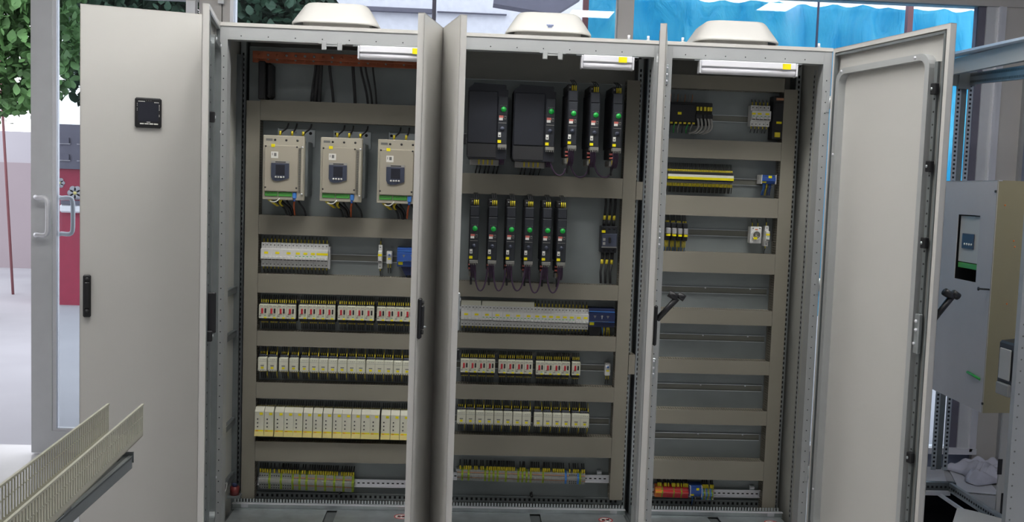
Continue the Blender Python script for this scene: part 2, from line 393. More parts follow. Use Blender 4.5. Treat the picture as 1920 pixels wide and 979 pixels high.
# ------------------------------------------------------------------ cabinets
def holes(b, x, y, z0, z1, step, r=.0028, axis='z', mt='black'):
    n = int((z1-z0)/step)
    for i in range(n+1):
        t = z0+i*step
        if axis == 'z': b.disc((x, y, t), r, mt, t=.0012, n=6)
        else: b.disc((t, y, x), r, mt, t=.0012, n=6)
HT = 2.2; Z0 = -.15
def cabinet(X0, X1, label, lw=.035, rw=.035, sides=(0, 0), catches=True):
    q = empty('electrical_cabinet', (X0, 0, FLOOR)); tag(q, label, 'cabinet', 'row of grey control cabinets')
    W = X1-X0; dz = -FLOOR; H = HT+dz; zb = Z0+dz
    T = Matrix.Identity(4)
    f = MB()
    f.box(.001, lw-.0045, 0, .045, zb, H-.012, 'frame_grey').box(W-rw+.0045, W-.001, 0, .045, zb, H-.012, 'frame_grey')
    f.box(lw-.004, lw, .0, .07, zb, H-.0125, 'frame_grey').box(W-rw, W-rw+.004, 0, .07, zb, H-.0125, 'frame_grey')
    f.box(lw+.0005, W-rw-.0005, 0, .04, H-.0705, H-.012, 'frame_grey').box(lw+.0005, W-rw-.0005, 0, .06, H-.075, H-.071, 'frame_grey')
    f.box(lw+.0005, W-rw-.0005, 0, .04, zb, zb+.03, 'frame_grey')
    f.box(0, W, -.004, .002, H-.016, H-.006, 'enclosure')
    f.build('frame', q)
    hb = MB(); holes(hb, lw*.55, -.0001, zb+.1, H-.1, .05); holes(hb, W-rw*.55, -.0001, zb+.1, H-.1, .05)
    holes(hb, H-.058, -.0001, lw+.06, W-rw-.04, (W-.12)/7.3, axis='x'); hb.build('frame_hole', q)
    MB().box(0, W, -.003, .5, H-.008, H, 'enclosure').build('roof', q)
    MB().box(.001, W-.001, .485, .495, zb, H-.01, 'enclosure_in').build('back_panel', q)
    if sides[0]: MB().box(0, .003, .03, .5, zb, H-.01, 'enclosure_in').build('side_panel', q)
    if sides[1]: MB().box(W-.003, W, .03, .5, zb, H-.01, 'enclosure_in').build('side_panel', q)
    MB().box(.0, W, .0, .5, 0, zb-.001, 'galv_dark', ch=.004).build('plinth', q)
    # rear perforated posts
    for xx in (.012, W-.037):
        p = MB().box(xx, xx+.025, .40, .47, zb, H-.02, 'galv_dark').box(xx, xx+.025, .375, .385, zb, H-.02, 'galv')
        k = zb+.05
        while k < H-.1: p.box(xx+.008, xx+.017, .3742, .3752, k, k+.014, 'black'); k += .025
        p.build('perforated_post', q)
    # gland plates
    g = MB(); gz = -.112+dz; xm_ = W*.52
    g.box(.04, xm_-.03, .02, .33, gz-.004, gz, 'galv').box(xm_-.028, xm_+.02, .02, .33, gz-.012, gz-.008, 'galv_dark').box(xm_+.022, W-.04, .02, .33, gz-.002, gz+.004, 'galv')
    g.box(.04, xm_-.03, .02, .03, gz, gz+.012, 'galv').build('gland_plate', q)
    s = MB(); sx, sy = W*.86, .16
    for i in range(16):
        a0, a1 = 2*pi*i/16, 2*pi*(i+1)/16
        s.prism([(sx+.036*cos(a0), sy+.036*sin(a0)), (sx+.036*cos(a1), sy+.036*sin(a1)), (sx, sy)], 'z', gz+.0042, gz+.0048, 'sticker_white')
        s.prism([(sx+.036*cos(a0), sy+.036*sin(a0)), (sx+.036*cos(a1), sy+.036*sin(a1)), (sx+.030*cos(a1), sy+.030*sin(a1)), (sx+.030*cos(a0), sy+.030*sin(a0))], 'z', gz+.0048, gz+.0054, 'red')
    s.box(sx-.018, sx-.004, sy-.014, sy+.012, gz+.0048, gz+.0055, 'black').box(sx+.003, sx+.018, sy-.01, sy+.014, gz+.0048, gz+.0055, 'black')
    s.box(sx-.024, sx+.024, sy-.003, sy+.003, gz+.0056, gz+.006, 'red', T=Matrix.Translation((sx, sy, 0)) @ Matrix.Rotation(.7, 4, 'Z') @ Matrix.Translation((-sx, -sy, 0)))
    s.build('warning_sticker', q)
    # bottom cross rails with teeth and square holes
    zt = -.0817+dz; b = MB()
    b.box(.03, W-.03, .25, .262, zt-.027, zt, 'galv').box(.03, W-.03, .235, .25, zt-.003, zt, 'alu_light').box(.03, W-.03, .24, .25, zt-.03, zt-.026, 'galv')
    k = .035
    while k < W-.04: b.box(k, k+.009, .262, .266, zt, zt+.016, 'galv'); k += .0148
    b.box(.03, W-.03, .27, .36, zt-.02, zt-.015, 'black')  # black strip standing in for the dark gap behind the rail
    b.box(.07, .105, .249, .2505, zt-.024, zt-.003, 'alu_light').box(W-.105, W-.07, .249, .2505, zt-.024, zt-.003, 'alu_light')
    b.build('bottom_rail', q)
    b = MB(); zr = at(600, 926, .355).z+dz
    b.box(.03, W-.03, .355, .36, zr-.028, zr+.006, 'galv_plate').box(.03, W-.03, .352, .355, zr+.002, zr+.006, 'galv')
    k = .05
    while k < W-.06: b.box(k, k+.011, .3538, .3552, zr-.018, zr-.005, 'black'); k += .0245
    b.build('perforated_rail', q)
    if catches:
        b = MB(); cx = .5*W+.0
        b.box(cx-.06, cx+.06, -.004, 0, H-.078, H-.071, 'frame_grey').box(cx-.03, cx+.03, -.002, .001, H-.088, H-.07, 'frame_grey')
        for s_ in (-1, 1): b.box(cx+s_*.035-.011, cx+s_*.035+.011, -.006, -.001, H-.105, H-.068, 'frame_grey', ch=.002)
        b.box(cx-.026, cx+.026, .0, .006, H-.082, H-.070, 'galv'); b.build('door_catch', q)
    return q
def plate(q, x0, x1, ztop, zbot):
    p = MB().box(x0-q.location.x, x1-q.location.x, PY, PY+.003, zbot-FLOOR, ztop-FLOOR, 'galv_plate')
    p.box(x0-q.location.x, x1-q.location.x, PY-.0005, PY+.02, ztop-FLOOR-.002, ztop-FLOOR, 'galv')
    return p.build('mounting_plate', q)
zpb = at(600, 923, PY).z
c1 = cabinet(0, 1, 'leftmost open cabinet, with copper busbar and three soft starters', sides=(1, 0))
c2 = cabinet(1, 2, 'middle open cabinet, with black drives in two rows', rw=.032)
c3 = cabinet(2, 2.8, 'rightmost open cabinet, with four empty rows and a single wide door', lw=.052, rw=.04, sides=(0, 1), catches=False)
plate(c1, .055, .955, at(600, 92, PY).z, zpb); plate(c2, 1.055, 1.955, at(1000, 152, PY).z, zpb); plate(c3, 2.055, 2.75, at(1350, 166, PY).z, zpb)
# horizontal braces on the left inner side of the left cabinet
b = MB()
for py in (548, 632, 800, 905):
    z = at(440, py, .2).z-FLOOR; b.box(.003, .02, .04, .45, z-.016, z+.016, 'galv_dark').box(.018, .021, .04, .45, z+.012, z+.016, 'galv')
b.box(.003, .03, .33, .352, Z0-FLOOR, 2.1-FLOOR, 'galv_dark').build('side_brace', c1)
b = MB(); k = Z0+.05-FLOOR
b.box(.0, .0, 0, 0, 0, 0, 'black')
for (qq, xx, y_) in ((c1, .0036, .05), (c3, .7964, .19)):
    b = MB(); k = Z0+.06-FLOOR; s_ = 1 if xx < .5 else -1
    b.box(xx, xx+s_*.004, y_, y_+.025, Z0-FLOOR, 2.12-FLOOR, 'frame_grey')
    while k < 2.1-FLOOR: b.box(xx+s_*.004, xx+s_*.0048, y_+.006, y_+.018, k, k+.012, 'black'); k += .025
    b.build('perforated_strip', qq)
# hinge plates on the left post of the right cabinet
for py in (140, 447, 690):
    z = at(1250, py, 0).z-FLOOR; b = MB().box(.018, .038, -.008, 0, z-.045, z+.045, 'galv', ch=.003)
    for s_ in (-1, 0, 1): b.disc((.028, -.008, z+s_*.03), .0055, 'alu_light', t=.004)
    b.box(.018, .023, -.014, -.006, z-.03, z+.03, 'galv'); b.build('hinge_plate', c3)
for (qq, x, z) in ((c2, .85, HT), (c3, .10, HT), (c3, .74, HT), (c2, .94, HT)):
    b = MB().tube([(x, .02, z-FLOOR), (x, .02, z-FLOOR+.022)], .006, 'lamp_white', 8).disc((x, .02, z-FLOOR+.004), .011, 'galv', axis='z', t=.004); b.build('roof_bolt', qq)

# doors -------------------------------------------------------------
def door(parent, hx, hy, w, side, ang, z0, z1, detail=0, case=True, sm='frame_grey'):
    """side +1: hinge at left, leaf towards +x when closed; -1: hinge at right."""
    e = MB(); th = .027; s = side; c = .0
    X = lambda a: s*a
    e.box(X(.003), X(w), -th, -th+.003, z0, z1, 'enclosure')
    e.box(X(.003), X(.006), -th, 0, z0, z1, 'enclosure').box(X(w-.003), X(w), -th, 0, z0, z1, 'enclosure')
    e.box(X(.003), X(w), -th, 0, z0, z0+.003, 'enclosure').box(X(.003), X(w), -th, 0, z1-.003, z1, 'enclosure')
    e.box(X(.006), X(.02), -.003, 0, z0, z1, 'enclosure').box(X(w-.02), X(w-.003), -.003, 0, z0, z1, 'enclosure')
    e.box(X(.02), X(w-.02), -.003, 0, z1-.02, z1, 'enclosure').box(X(.02), X(w-.02), -.003, 0, z0, z0+.02, 'enclosure')
    d = e.build('door', parent); d.location = (hx-parent.location.x, hy, -FLOOR); d.rotation_euler = (0, 0, -s*ang)
    g = MB(); i0, i1 = .022, w-.022
    for a0, a1, b0, b1 in ((i0, i0+.01, z0+.03, z1-.03), (i1-.01, i1, z0+.03, z1-.03), (i0, i1, z1-.036, z1-.026), (i0, i1, z0+.026, z0+.036)):
        g.box(X(a0), X(a1), -.012, .003, b0, b1, 'galv_dark')
    g.build('gasket', d)
    # stiffener frame with rounded corners
    f = MB(); r = .06; o0, o1, p0, p1 = .055, w-.095, z0+.08, z1-.10; t = .026
    def rr(o0, o1, p0, p1, r, n=6):
        L = []
        for cx, cz, a0 in ((o1-r, p1-r, 0), (o0+r, p1-r, 90), (o0+r, p0+r, 180), (o1-r, p0+r, 270)):
            for k in range(n+1): a = R(a0+90*k/n); L.append((cx+r*cos(a), cz+r*sin(a)))
        return L
    A = rr(o0, o1, p0, p1, r); B = rr(o0+t, o1-t, p0+t, p1-t, r-t+.006); n = len(A)
    for y0, y1 in ((-.005, .012),):
        vs = [(X(a), y1, b) for a, b in A]+[(X(a), y1, b) for a, b in B]+[(X(a), -th+.003, b) for a, b in A]+[(X(a), -th+.003, b) for a, b in B]
        fs = []
        for k in range(n):
            j = (k+1) % n; fs += [(k, j, n+j, n+k), (k, j, 2*n+j, 2*n+k), (n+k, n+j, 3*n+j, 3*n+k)]
        f.add(vs, fs, sm)
    fixn(f.build('stiffener_frame', d))
    if detail:
        b = MB(); xx = w-.075; b.box(X(xx-.004), X(w-.021), -th+.003, -th+.006, z0+.06, z1-.14, 'rubber').box(X(xx), X(xx+.018), -th+.003, .002, z0+.06, z1-.14, 'galv_dark')
        b.box(X(xx+.020), X(xx+.040), -th+.003, -.008, z0+.06, z1-.14, 'mark_grey')
        k = z0+.1
        while k < z1-.2: b.disc((X(xx+.01), .002, k), .004, 'black', t=-.0015, n=6); k += .05
        b.build('lock_rod', d)
        for z in detail:
            MB().box(X(xx+.006), X(xx+.034), .0, .022, z-.022, z+.022, 'black', ch=.003).disc((X(xx+.016), .022, z), .006, 'galv', t=-.003).build('rod_guide', d)
        z = 1.0
        if case: MB().box(X(xx-.002), X(xx+.026), .0, .018, z-.1, z+.06, 'galv', ch=.003).disc((X(xx+.01), .018, z+.03), .007, 'lamp_white', t=-.004).disc((X(xx+.012), .018, z-.005), .007, 'lamp_white', t=-.004).disc((X(xx+.004), .018, z-.06), .006, 'lamp_white', t=-.004).build('lock_case', d)
        for xx, zz in ((o0+.012+.03, p1-.013), (o0+.013, p0+(p1-p0)*.82), (o1-.09, p1-.013), (o0+.013, p0+.2)):
            MB().box(X(xx-.012), X(xx+.012), .006, .011, zz-.006, zz+.006, 'galv').disc((X(xx), .011, zz), .006, 'lamp_white', t=-.004).build('grounding_stud', d)
    return d
def handle(d, side, x, z, lever=0, h=.17):
    """swing handle on the outer skin (y = -.027)"""
    s = side; b = MB()
    b.box(s*x-.016, s*x+.016, -.042, -.027, z-h/2, z+h/2, 'black', ch=.005)
    o = b.build('handle', d)
    if not lever:
        MB().box(s*x-.011, s*x+.011, -.052, -.040, z-h/2+.04, z+h/2-.03, 'black', ch=.004).build('grip', o)
        for zz in (z+h/2-.018, z-h/2+.028): MB().disc((s*x, -.042, zz), .009, 'rubber', t=.008).build('boss', o)
    else:
        q0 = Vector((s*x, -.04, z+h/2-.06)); q1 = Vector((s*x, -.12, z+h/2+.035))
        MB().tube([q0, (q0+q1)/2, q1], [.012, .012, .013], 'black', 8).tube([q1+Vector((0, -.003, .016)), q1+Vector((0, -.03, .0))], [.014, .015], 'black', 10).tube([q1+Vector((.0, .0, .0)), q1+Vector((0, .035, .02))], [.015, .016], 'black', 10).build('grip', o)
        MB().tube([q1+Vector((0, -.005, .01)), q1+Vector((0, -.022, .014))], .005, 'alu_light', 6).build('key', o)
    return o
zt_, zb_ = HT-.004, Z0+.01
zh1 = at(787, 596, -.45).z
d1l = door(c1, .002, -.004, .5, 1, R(81.2), zb_, zt_, (1.75, .85), case=False, sm='galv_dark')
b = MB().box(.43, .445, .0, .035, zh1-.09, zh1+.08, 'black', ch=.004).build('lock_handle', d1l)
d1r = door(c1, .998, -.004, .5, -1, R(79.6), zb_, zt_); handle(d1r, -1, .47, zh1)
MB().tube([(-.47, -.04, zh1-.035), (-.462, -.06, zh1-.035)], .004, 'galv', 6).build('key', d1r)
d2l = door(c2, 1.002, -.004, .5, 1, R(78.1), zb_, zt_, (1.7, .8))
d2r = door(c2, 1.998, -.004, .5, -1, R(78.0), zb_, zt_); handle(d2r, -1, .455, at(1228, 610, -.45).z, 1)
d3 = door(c3, 2.798, -.006, .8, -1, R(101.8), zb_, zt_, tuple(at(x, y, -.75).z for x, y in ((1752, 166), (1747, 312), (1738, 456), (1716, 860))))
handle(d3, -1, .76, at(1757, 615, -.78).z, 1)
for z in (1.95, 1.1, .2):
    MB().box(.783, .797, -.004, .0, z-FLOOR-.045, z-FLOOR+.045, 'frame_grey', ch=.001).tube([(.797, -.008, z-FLOOR-.03), (.797, -.008, z-FLOOR+.03)], .004, 'galv').build('hinge', c3)
MB().box(-.005-.43, -.005-.415, 0, .03, .9, 1.05, 'galv')

# narrow cabinet at the far left, its door ajar
c0 = empty('electrical_cabinet', (-.6, 0, FLOOR)); tag(c0, 'far left cabinet with its door nearly shut, beside the copper busbar cabinet', 'cabinet', 'row of grey control cabinets')
b = MB(); H = HT-FLOOR; zb = Z0-FLOOR
b.box(0, .003, 0, .5, zb, H, 'enclosure').box(.594, .597, 0, .5, zb, H, 'enclosure').box(0, .597, .49, .5, zb, H, 'enclosure').box(0, .597, 0, .5, H-.006, H, 'enclosure').box(0, .597, 0, .5, zb, zb+.006, 'enclosure')
b.box(0, .035, 0, .04, zb, H-.01, 'frame_grey').box(.562, .597, 0, .04, zb, H-.01, 'frame_grey').box(.035, .562, 0, .04, H-.07, H-.01, 'frame_grey').build('shell', c0)
MB().box(0, .597, 0, .5, 0, zb-.001, 'galv_dark', ch=.004).build('plinth', c0)
d0 = door(c0, -.008, -.010, .562, -1, R(17), zb_, HT+.022)
hz = at(173, 553, -.15).z; handle(d0, -1, .532, hz, 0, .185)
# power meter on that door
mx = empty('power_meter', (0, 0, 0))
c, s_ = cos(R(17)), sin(R(17))
dn = Vector((-s_*-1, 0, 0))
# position along the door leaf from the ray
def on_leaf(px, py):
    n = Vector((-s_, c, 0)); p0 = Vector((-.008, -.010, 0)); p0 = p0-n*.027
    d = ray(px, py); t = (p0-CAM).dot(n)/d.dot(n); return CAM+t*d
pc = on_leaf(278, 212); pw = (on_leaf(303, 212)-on_leaf(253, 212)).length; ph = on_leaf(278, 184).z-on_leaf(278, 240).z
mx.location = pc; mx.rotation_euler = (0, 0, R(17)); tag(mx, 'square black power meter set in the door of the far left cabinet', 'meter')
MB().box(-pw/2, pw/2, -.014, 0, -ph/2, ph/2, 'black', ch=.006).build('bezel', mx)
b = MB().box(-pw*.38, pw*.38, -.0150, -.0138, -ph*.30, ph*.36, 'screen')
for k in range(7): b.box(-pw*.37+k*.004, -pw*.37+k*.004+.003, -.0156, -.0148, ph*.36, ph*.385, 'sticker_white')
for k in range(4): b.box(pw*.22+k*.005, pw*.22+k*.005+.0035, -.0156, -.0148, ph*.34, ph*.365, 'sticker_white')
for z in (.28, .22, .12, .06): b.box(-pw*.42, -pw*.405, -.0156, -.0148, ph*z, ph*(z+.03), 'sticker_white')
for z in (.25, .2, .14, .09, -.08, -.12): b.box(pw*.40, pw*.425, -.0156, -.0148, ph*z, ph*(z+.03), 'sticker_white')
for x in (-.08, 0, .08): b.box(pw*x, pw*(x+.03), -.0156, -.0148, ph*.40, ph*.42, 'mark_grey')
b.box(-pw*.06, pw*.08, -.0156, -.0148, -ph*.32, -ph*.30, 'sticker_white'); b.build('display', mx)
for k in range(4): MB().box(-pw*.31+k*pw*.175, -pw*.31+k*pw*.175+.017, -.0172, -.0138, -ph*.39, -ph*.35, 'sticker_white', ch=.001).build('button', mx)

# fan hoods --------------------------------------------------------
def hood(x, label, mark=False, dy=.0):
    q = empty('fan_hood', (x, .27+dy, HT)); tag(q, label, 'roof fan', 'roof fan hoods on the cabinets')
    def rsq(h, r, z, n=6):
        L = []
        for cx, cy, a0 in ((h-r, h-r, 0), (-h+r, h-r, 90), (-h+r, -h+r, 180), (h-r, -h+r, 270)):
            for k in range(n+1): a = R(a0+90*k/n); L.append((cx+r*cos(a), cy+r*sin(a), z))
        return L
    rings = [rsq(.197, .09, .030), rsq(.203, .095, .026), rsq(.203, .095, .034), rsq(.196, .09, .045), rsq(.150, .07, .118), rsq(.138, .062, .128), rsq(.12, .05, .130)]
    rings[0] = rsq(.192, .088, .028)
    b = MB(); vs = [v for r_ in rings for v in r_]; n = len(rings[0]); fs = []
    for i in range(len(rings)-1):
        for k in range(n): fs.append((i*n+k, i*n+(k+1) % n, (i+1)*n+(k+1) % n, (i+1)*n+k))
    fs.append([(len(rings)-1)*n+k for k in range(n)])
    b.add(vs, fs, 'enclosure', True)
    o = fixn(b.build('cover', q)); md = o.modifiers.new('s', 'SOLIDIFY'); md.thickness = .003
    MB().prism([(v[0], v[1]) for v in rsq(.155, .05, 0)], 'z', .0, .05, 'enclosure').build('neck', q)
    if mark:
        b = MB()
        for k in range(6): b.box(-.016+k*.0055, -.016+k*.0055+.004, 0, .001, 0, .006, 'blue'); 
        for k in range(4): b.box(-.010+k*.005, -.010+k*.005+.0035, 0, .001, -.010, -.005, 'blue')
        o = b.build('logo', q); o.location = (.0, -.1925, .060); o.rotation_euler = (R(-32), 0, 0)
hood(at(626, 45, .08).x+.0, 'pale grey fan hood on the roof of the leftmost open cabinet'); hood(at(1031, 60, .08).x, 'pale grey fan hood with small blue logo on the middle open cabinet', True); hood(at(1388, 80, .08).x, 'pale grey fan hood on the rightmost open cabinet, before the blue tarp')

# cabinet lamps ------------------------------------------------------
def lamp(px0, px1, py0, py1, label, Y=-.012):
    a, b_ = at(px0, py0, Y), at(px1, py1, Y); w_ = (b_.x-a.x)/2; z = HT-.078
    q = empty('cabinet_lamp', ((a.x+b_.x)/2, Y+.02, z)); tag(q, label, 'lamp', 'white tube lamps under the cabinet roofs')
    h = .062
    b = MB().box(-w_, w_, -.02, .03, -h*.5, 0, 'lamp_white', ch=.004).build('housing', q)
    MB().tube([(-w_*.99, .004, -h*.70), (w_*.99, .004, -h*.70)], .0185, 'lamp_white', 14).build('tube', q)
    for s in (-1, 1): MB().box(s*w_, s*(w_+.008), -.022, .03, -h, -.002, 'alu_light', ch=.003).build('end_cap', q)
    for s in (-1, 1): MB().box(s*w_, s*(w_+.03), -.01, .01, -.004, .0, 'galv').build('bracket', q)
    MB().box(w_-.065, w_-.027, -.0215, -.019, -h*.48, -.004, 'yellow').build('sticker', q)
    MB().tube(curve((w_+.008, 0, -.02), (w_+.03, 0, -.01), (w_+.03, .02, .0), (w_+.05, .05, .002), 6), .004, 'wire_dark').build('lead', q)
lamp(674, 800, 80, 105, 'white tube lamp with yellow sticker in the leftmost open cabinet')
lamp(1094, 1186, 102, 126, 'short white tube lamp with yellow sticker in the middle cabinet')
lamp(1316, 1493, 112, 138, 'longest white tube lamp, in the rightmost open cabinet')

# ------------------------------------------------------------------ wiring ducts
def hduct(x0, x1, zt, zb, label, group):
    q = empty('wiring_duct', ((x0+x1)/2, PY, (zt+zb)/2)); tag(q, label, 'wiring duct', group)
    w_, h = (x1-x0)/2, (zt-zb)/2; b = MB()
    b.box(-w_, w_, -.003, 0, -h, h, 'duct')
    for s in (-1, 1):
        b.box(-w_, w_, -.02, 0, s*h, s*(h-.002), 'duct')
        b.box(-w_, w_, -.078, -.074, s*h, s*(h-.002), 'duct')
        k = -w_
        while k < w_-.006: b.box(k, k+.0062, -.075, -.018, s*h, s*(h-.002), 'duct'); k += .0125
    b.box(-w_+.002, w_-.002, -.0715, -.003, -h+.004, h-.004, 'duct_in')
    b.build('slotted_channel', q)
    MB().box(-w_, w_, -.08, -.0775, -h-.001, h+.001, 'duct').box(-w_, w_, -.0775, -.07, h, h+.001, 'duct').box(-w_, w_, -.0775, -.07, -h-.001, -h, 'duct').build('cover', q)
def vduct(x0, x1, zt, zb, label, group):
    q = empty('wiring_duct', ((x0+x1)/2, PY, zb)); tag(q, label, 'wiring duct', group)
    w_, h = (x1-x0)/2, zt-zb; b = MB(); b.box(-w_, w_, -.003, 0, 0, h, 'duct')
    for s in (-1, 1):
        b.box(s*w_, s*(w_-.002), -.02, 0, 0, h, 'duct').box(s*w_, s*(w_-.002), -.078, -.074, 0, h, 'duct')
        k = 0
        while k < h-.006: b.box(s*w_, s*(w_-.002), -.075, -.018, k, k+.0062, 'duct'); k += .0125
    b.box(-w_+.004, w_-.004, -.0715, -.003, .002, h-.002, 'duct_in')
    b.build('slotted_channel', q)
    MB().box(-w_-.001, w_+.001, -.0812, -.0778, 0, h, 'duct').build('cover', q)
def zz(*pts): return sum(at(x, y, FY).z for x, y in pts)/len(pts)
XA0, XA1 = at(457, 600, FY).x, at(481.5, 600, FY).x
V1 = 'left wiring ducts'
vduct(XA0, XA1, zz((458, 188)), zz((457, 935)), 'tall vertical wiring duct on the left of the leftmost open cabinet', V1)
rows1 = [((520, 187), (777, 200), (534, 226), (777, 236)), ((481, 404), (773, 411), (481, 439), (772, 447)), ((481, 513), (772, 522), (481, 547), (772, 557.6)),
         ((481, 620), (770, 629), (481, 647), (769, 656.5)), ((481, 717), (768, 725), (481, 746), (767, 753)), ((481, 826), (767, 836), (481, 863), (765, 871))]
where1 = ['above the three soft starters', 'below the three soft starters', 'between white breakers and red-button rows', 'between red-button modules and contactors', 'between contactors and cream modules', 'below the cream modules']
for r_, l in zip(rows1, where1):
    hduct(XA1+.002, .95, zz(r_[0], r_[1]), zz(r_[2], r_[3]), 'horizontal wiring duct %s, leftmost open cabinet' % l, 'horizontal ducts of the leftmost open cabinet')
XB0, XB1 = at(1157.5, 600, FY).x, at(1181, 600, FY).x
vduct(XB0, XB1, zz((1172, 150)), zz((1160, 938)), 'tall vertical wiring duct on the right of the middle cabinet', 'vertical ducts')
rows2 = [((869, 324), (1167, 335.6), (868, 361), (1166, 373.7)), ((864, 526.5), (1160, 537), (863, 554), (1158, 565)), ((862, 622.7), (1156, 634.4), (862, 650), (1155, 661)),
         ((860, 719.8), (1152, 729.6), (859, 746.5), (1151.6, 755.7)), ((858, 813), (1149, 824.5), (858, 851.5), (1146, 859.7))]
where2 = ['between the two rows of black drives', 'below the lower row of drives', 'below the long row of white breakers', 'below the red-button modules', 'above the bottom terminal row']
for r_, l in zip(rows2, where2):
    hduct(1.06, XB0-.002, zz(r_[0], r_[1]), zz(r_[2], r_[3]), 'horizontal wiring duct %s, middle cabinet' % l, 'horizontal ducts of the middle cabinet')
XC0, XC1 = at(1448, 600, FY).x, at(1472, 600, FY).x
vduct(XC0, XC1, zz((1480, 168)), zz((1446, 961)), 'tall vertical wiring duct on the right of the rightmost cabinet', 'vertical ducts')
rows3 = [((1262, 141), (1490, 147), (1262, 165), (1475, 172)), ((1255, 261), (1466, 266.5), (1255, 294), (1465, 301.8)), ((1251, 366), (1460, 372.6), (1250, 402.5), (1458, 408.8)), ((1247, 470.6), (1455, 478), (1246, 509), (1452, 514.7)),
         ((1243, 578.4), (1449, 584.5), (1240, 605), (1449, 611.6)), ((1238, 673.8), (1446, 679), (1236, 698), (1444, 704.4)), ((1235, 768), (1440, 773), (1233, 792), (1439, 800)), ((1231, 862.5), (1436, 867.6), (1230, 897), (1434, 902.3))]
where3 = ['at the very top', 'below the black controller', 'below the yellow relay row', 'below the socket outlet', 'topmost between empty rows', 'second between empty rows', 'third between empty rows', 'just above the red terminals']
for r_, l in zip(rows3, where3):
    hduct(2.062, XC0-.002, zz(r_[0], r_[1]), zz(r_[2], r_[3]), 'horizontal wiring duct %s, rightmost open cabinet' % l, 'horizontal ducts of the rightmost open cabinet')
# short bridging ducts between middle and right cabinets
for (x0, y0, x1, y1, l) in ((1190, 341, 1210, 375, 'upper'), (1176, 666, 1197, 702, 'lower')):
    a, b_ = at(x0, y0, FY), at(x1, y1, FY); hduct(XB1+.004, 1.995, a.z, b_.z, '%s short duct bridging the middle and right cabinets' % l, 'bridging ducts')

# ------------------------------------------------------------------ DIN rails
def rail(x0, x1, z, label, group, h=.035, slots=True, mt='rail_dull'):
    q = MB(); w_ = (x1-x0)/2
    q.box(-w_, w_, -.002, 0, -h*.38, h*.38, mt)
    for s in (-1, 1): q.box(-w_, w_, -.008, 0, s*h*.36, s*h*.39, mt).box(-w_, w_, -.009, -.0082, s*h*.40, s*h*.5, 'galv')
    if slots:
        k = -w_+.01
        while k < w_-.02: q.box(k, k+.013, -.0026, -.0018, -.0025, .0025, 'black'); k += .025
    o = q.build('mounting_rail'); o.location = ((x0+x1)/2, PY-.0005, z); tag(o, label, 'rail', group); return o
def zr(px, py): return at(px, py, PY-.01).z
RG = 'steel mounting rails behind the devices'
rail(.13, .94, zr(660, 484), 'steel mounting rail behind the white breakers, leftmost open cabinet', RG, slots=False)
rail(.13, .94, zr(640, 590), 'steel mounting rail behind the red-button modules, leftmost open cabinet', RG, slots=False)
rail(.13, .94, zr(640, 690), 'steel mounting rail behind the contactors, leftmost open cabinet', RG, slots=False)
rail(.13, .94, zr(640, 800), 'steel mounting rail behind the cream modules, leftmost open cabinet', RG, slots=False)
def rail_front(x0, x1, z, yf, label, group):
    q = empty('mounting_rail', ((x0+x1)/2, PY, z)); tag(q, label, 'rail', group); w_ = (x1-x0)/2
    b = MB().box(-w_, w_, -yf-.003, -yf, -.017, .017, 'alu_light').box(-w_, w_, -yf-.009, -yf-.002, .013, .020, 'alu_light').box(-w_, w_, -yf-.009, -yf-.002, -.020, -.013, 'alu_light')
    k = -w_+.006
    while k < w_-.012: b.box(k, k+.012, -yf-.0036, -yf-.0028, -.003, .003, 'black'); k += .0245
    b.build('rail', q)
    for xx in (-w_+.05, w_-.05): b = MB(); b.box(xx-.012, xx+.012, -yf, 0, -.008, .008, 'galv').box(xx-.01, xx+.01, -yf-.012, -yf, .03, .036, 'alu_light').box(xx-.012, xx+.012, -yf, 0, .018, .04, 'galv'); b.build('bracket', q)
rail_front(.13, .94, at(715, 907, PY-.03).z, .022, 'punched bright rail holding the terminals, bottom of leftmost open cabinet', 'terminal rails')
rail_front(1.08, at(1142, 899, PY-.03).x, at(1115, 898, PY-.03).z, .022, 'punched rail holding the terminals, bottom of middle cabinet', 'terminal rails')
rail_front(2.09, at(1428, 928, PY-.03).x, at(1385, 926, PY-.03).z, .022, 'punched rail behind the red terminals, rightmost open cabinet', 'terminal rails')
rail(1.08, XB0-.01, zr(1120, 690), 'steel mounting rail behind the red-button modules, middle cabinet', RG, slots=False)
rail(1.08, XB0-.01, zr(1120, 596), 'steel mounting rail behind the long white breaker row', RG, slots=False)
rail(1.08, XB0-.01, zr(1120, 790), 'steel mounting rail behind the contactors, middle cabinet', RG, slots=False)
for (py, l) in ((222, 'behind the black controller'), (340, 'behind the yellow relays'), (437, 'behind the socket outlet'), (545, 'in the topmost empty row'), (634, 'in the second empty row'), (727, 'in the third empty row'), (819, 'in the lowest empty row')):
    o = rail(2.09, XC0-.012, zr(1350, py), 'steel mounting rail %s, rightmost open cabinet' % l, RG, slots=False)
    if py > 500:
        b = MB()
        for xx in (-.03, .2): b.disc((xx, -.010, .012), .004, 'lamp_white', t=.003)
        b.build('screw', o)

